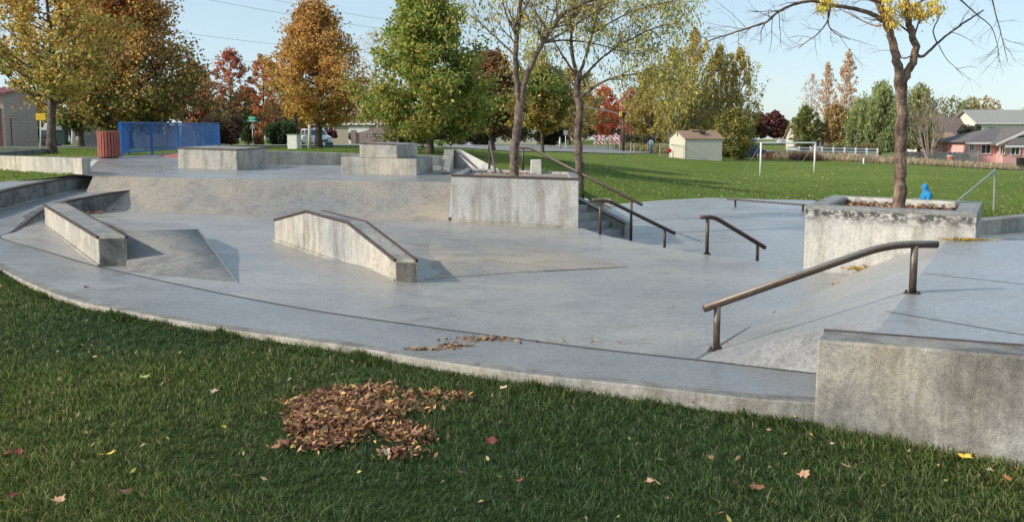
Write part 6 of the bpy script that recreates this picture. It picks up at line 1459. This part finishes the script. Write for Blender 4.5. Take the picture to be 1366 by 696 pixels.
# pile
nr = np.random.RandomState(77)
def pile(name, label, pxs, n, size, cols, seed, zoff=.05, thick=.05, onz=None, flat=.35, clip=None, clumpy=False):
    nr = np.random.RandomState(seed); C = []
    for (px, py, sx_, sy_, wgt) in pxs:
        p = P(px, py, -.12 if onz is None else onz); k = int(n*wgt)
        if clumpy:
            m_ = max(5, int(k/26)); cx, cy = nr.uniform(-1.5, 1.5, m_)*sx_, nr.uniform(-1.5, 1.5, m_)*sy_; j = nr.randint(0, m_, k); g_ = .015+.05*nr.uniform(size=m_)**2
            C.append(np.stack([p.x+cx[j]+nr.normal(size=k)*g_[j]*1.5, p.y+cy[j]+nr.normal(size=k)*g_[j], np.zeros(k)], 1)); continue
        C.append(np.stack([p.x+nr.normal(size=k)*sx_, p.y+nr.normal(size=k)*sy_, np.zeros(k)], 1))
    C = np.concatenate(C)
    if clip is not None: C = C[inside(clip, C[:, :2])]
    C[:, 2] = (groundz(C[:, :2]) if onz is None else onz)+zoff+np.abs(nr.normal(size=len(C)))*thick
    c = np.array(cols)[nr.randint(0, len(cols), len(C))]*nr.uniform(.55, 1.35, (len(C), 1))
    o = cards(name, C, size, c, M['litter'], None, seed, flat=flat, elong=2.4); tag(o, label, 'leaves', kind='stuff')
lcs = [(.30, .13, .07), (.36, .17, .09), (.24, .10, .06), (.48, .27, .15), (.18, .08, .05), (.55, .33, .12), (.40, .22, .13)]
pile('leaf_pile', 'heap of brown and orange fallen leaves on the near lawn', [(440, 555, .15, .13, .26), (475, 537, .17, .11, .16), (432, 598, .12, .07, .12), (420, 575, .08, .10, .08), (525, 555, .13, .09, .12), (545, 590, .06, .08, .08), (532, 612, .03, .05, .03), (580, 543, .12, .03, .05), (490, 575, .09, .05, .05), (465, 572, .20, .15, .22), (585, 540, .12, .04, .03)], 4600, .031, [tuple(min(.9, v*1.15) for v in c) for c in lcs]+[(.55, .36, .12), (.22, .10, .06), (.16, .07, .04), (.26, .12, .05)], 601, .022, .016, clumpy=True)
pile('leaf_litter', 'thin drift of brown leaves on the ring path by the joint', [(640, 452, .13, .04, .45), (605, 462, .07, .04, .25), (570, 466, .10, .02, .2), (720, 456, .5, .05, .1)], 210, .035, lcs[3:]+[(.5, .33, .15)], 602, .006, .003, 0.0, .8)
pile('leaf_litter', 'yellow leaflets gathered at the foot of the square planter', [(1145, 362, .10, .06, .4), (1165, 357, .16, .05, .3), (1118, 383, .05, .03, .1)], 420, .03, [(.55, .36, .03), (.5, .3, .04)], 603, .03, .02, -.15, .6)
pile('leaf_litter', 'yellow leaflets on the right deck by the planter corner', [(1290, 320.5, .14, .04, 1)], 300, .03, [(.55, .36, .03), (.5, .3, .04)], 604, .006, .006, .4, .7)
pile('leaf_litter', 'brown leaves lying on the soil inside the square planter', [(1150, 274, .5, .3, .4), (1190, 275, .5, .3, .3), (1240, 279, .4, .3, .3)], 2400, .06, lcs, 605, .01, .02, .585, .7, plB)
pile('leaf_litter', 'brown leaves caught at the foot of the inner curved wall', [(135, 280, .2, .12, .6), (120, 284, .15, .1, .4)], 260, .05, lcs, 606, .01, .01, .13, .8)
pile('leaf_litter', 'a few leaves on the gravel of the tall planter', [(690, 232, .5, .4, 1)], 200, .05, lcs, 607, .01, .01, .80, .8)
# specks of leaves over the far field
n = 4200; Yv = 28+nr.uniform(size=n)**1.3*62; Xv = Yv*nr.uniform(.03, .62, n); q = np.stack([Xv, Yv], 1); q = q[~inside(pk, q)]; z = groundz(q)
cl_ = np.array([(.62, .48, .22), (.5, .36, .14), (.66, .58, .36), (.34, .2, .09)])[nr.randint(0, 4, len(q))]
o = cards('field_leaves', np.column_stack([q, z+.035]), .07, cl_, M['litter'], None, 88, flat=.7, elong=1.6); tag(o, 'pale fallen leaves scattered over the field', 'leaves', kind='stuff')
q = np.stack([nr.uniform(-7, 4, 900), nr.uniform(3.6, 12, 900)], 1); q = q[~inside(pk, q)]; z = groundz(q); q_ = len(q)
o = cards('lawn_bits', np.column_stack([q, z+.035]), .026, np.array([(.34, .2, .1), (.45, .33, .2), (.5, .4, .12)])[nr.randint(0, 3, q_)], M['litter'], None, 89, flat=.4, elong=2.5); tag(o, 'small bits of dry leaf in the near lawn', 'leaves', kind='stuff')
# short grass cards on the mid field edge and raised lawns
def mid_grass(seed, n, fn, h):
    nr = np.random.RandomState(seed); q = fn(nr, n); q = q[~inside(pk, q)]; z = groundz(q); k = len(q)
    hh = h*nr.uniform(.5, 1.2, k); c = np.array([(.13, .21, .045), (.17, .25, .06), (.10, .17, .035), (.24, .26, .09)])[nr.randint(0, 4, k)]*nr.uniform(.8, 1.2, (k, 1))
    o = cards('short_grass', np.column_stack([q, z+hh*.3]), hh, c, M['blade'], None, seed, elong=5, up=(0, 0, 1), norm=True); tag(o, kind='stuff')
mid_grass(701, 60000, lambda r, n: (lambda Y: np.stack([Y*r.uniform(.02, .62, n), Y], 1))(26+r.uniform(size=n)**1.5*40), .11)
mid_grass(702, 26000, lambda r, n: np.stack([r.uniform(-18, -10, n), r.uniform(14, 28, n)], 1), .07)
mid_grass(703, 26000, lambda r, n: np.stack([r.uniform(-27, 5, n), r.uniform(26, 58, n)], 1), .10)

# ---------------------------------------------------------------- sky, sun, camera
EL, AZ = R(30), R(180+19)       # sun on the left, a touch toward the camera side
sd = W((math.cos(EL)*math.cos(AZ), math.cos(EL)*math.sin(AZ), math.sin(EL)))
w = bpy.data.worlds.new('World'); scene.world = w; w.use_nodes = True; nt = w.node_tree; bg = nt.nodes['Background']
sk = nt.nodes.new('ShaderNodeTexSky'); sk.sky_type = 'NISHITA'; sk.sun_disc = False; sk.sun_elevation = EL
sk.sun_rotation = math.atan2(sd.x, sd.y); sk.altitude = 800; sk.air_density = 1.0; sk.dust_density = 1.2; sk.ozone_density = 1.3
tc = nt.nodes.new('ShaderNodeTexCoord'); mp = nt.nodes.new('ShaderNodeMapping'); mp.inputs['Scale'].default_value = (1, 1, 4.5); nt.links.new(tc.outputs['Generated'], mp.inputs['Vector'])
f = noise(nt, 2.2, 6, .6, mp.outputs['Vector'], .4); cf = mrange(nt, f, .35, .75, .32, .66)
c = mix(nt, sk.outputs['Color'], (4.7, 6.0, 6.9), cf)
nt.links.new(c, bg.inputs['Color']); bg.inputs['Strength'].default_value = .15
sl_ = bpy.data.lights.new('sun', 'SUN'); sl_.energy = 4.4; sl_.angle = R(1.5); sl_.color = (1.0, .91, .77)
so = bpy.data.objects.new('sun', sl_); COL.objects.link(so); so.rotation_euler = (-sd).to_track_quat('-Z', 'Y').to_euler(); so.location = (-30, 0, 30)
cam = bpy.data.cameras.new('camera'); co = bpy.data.objects.new('camera', cam); COL.objects.link(co); scene.camera = co
co.location = (0, 0, HC); co.rotation_euler = (R(90)-PITCH, 0, 0); cam.sensor_width = 36; cam.lens = F/1366*36; cam.clip_end = 3000; cam.clip_start = .05
scene.view_settings.view_transform = 'Standard'; scene.view_settings.look = 'None'; scene.view_settings.exposure = 0
scene.render.engine = 'CYCLES'
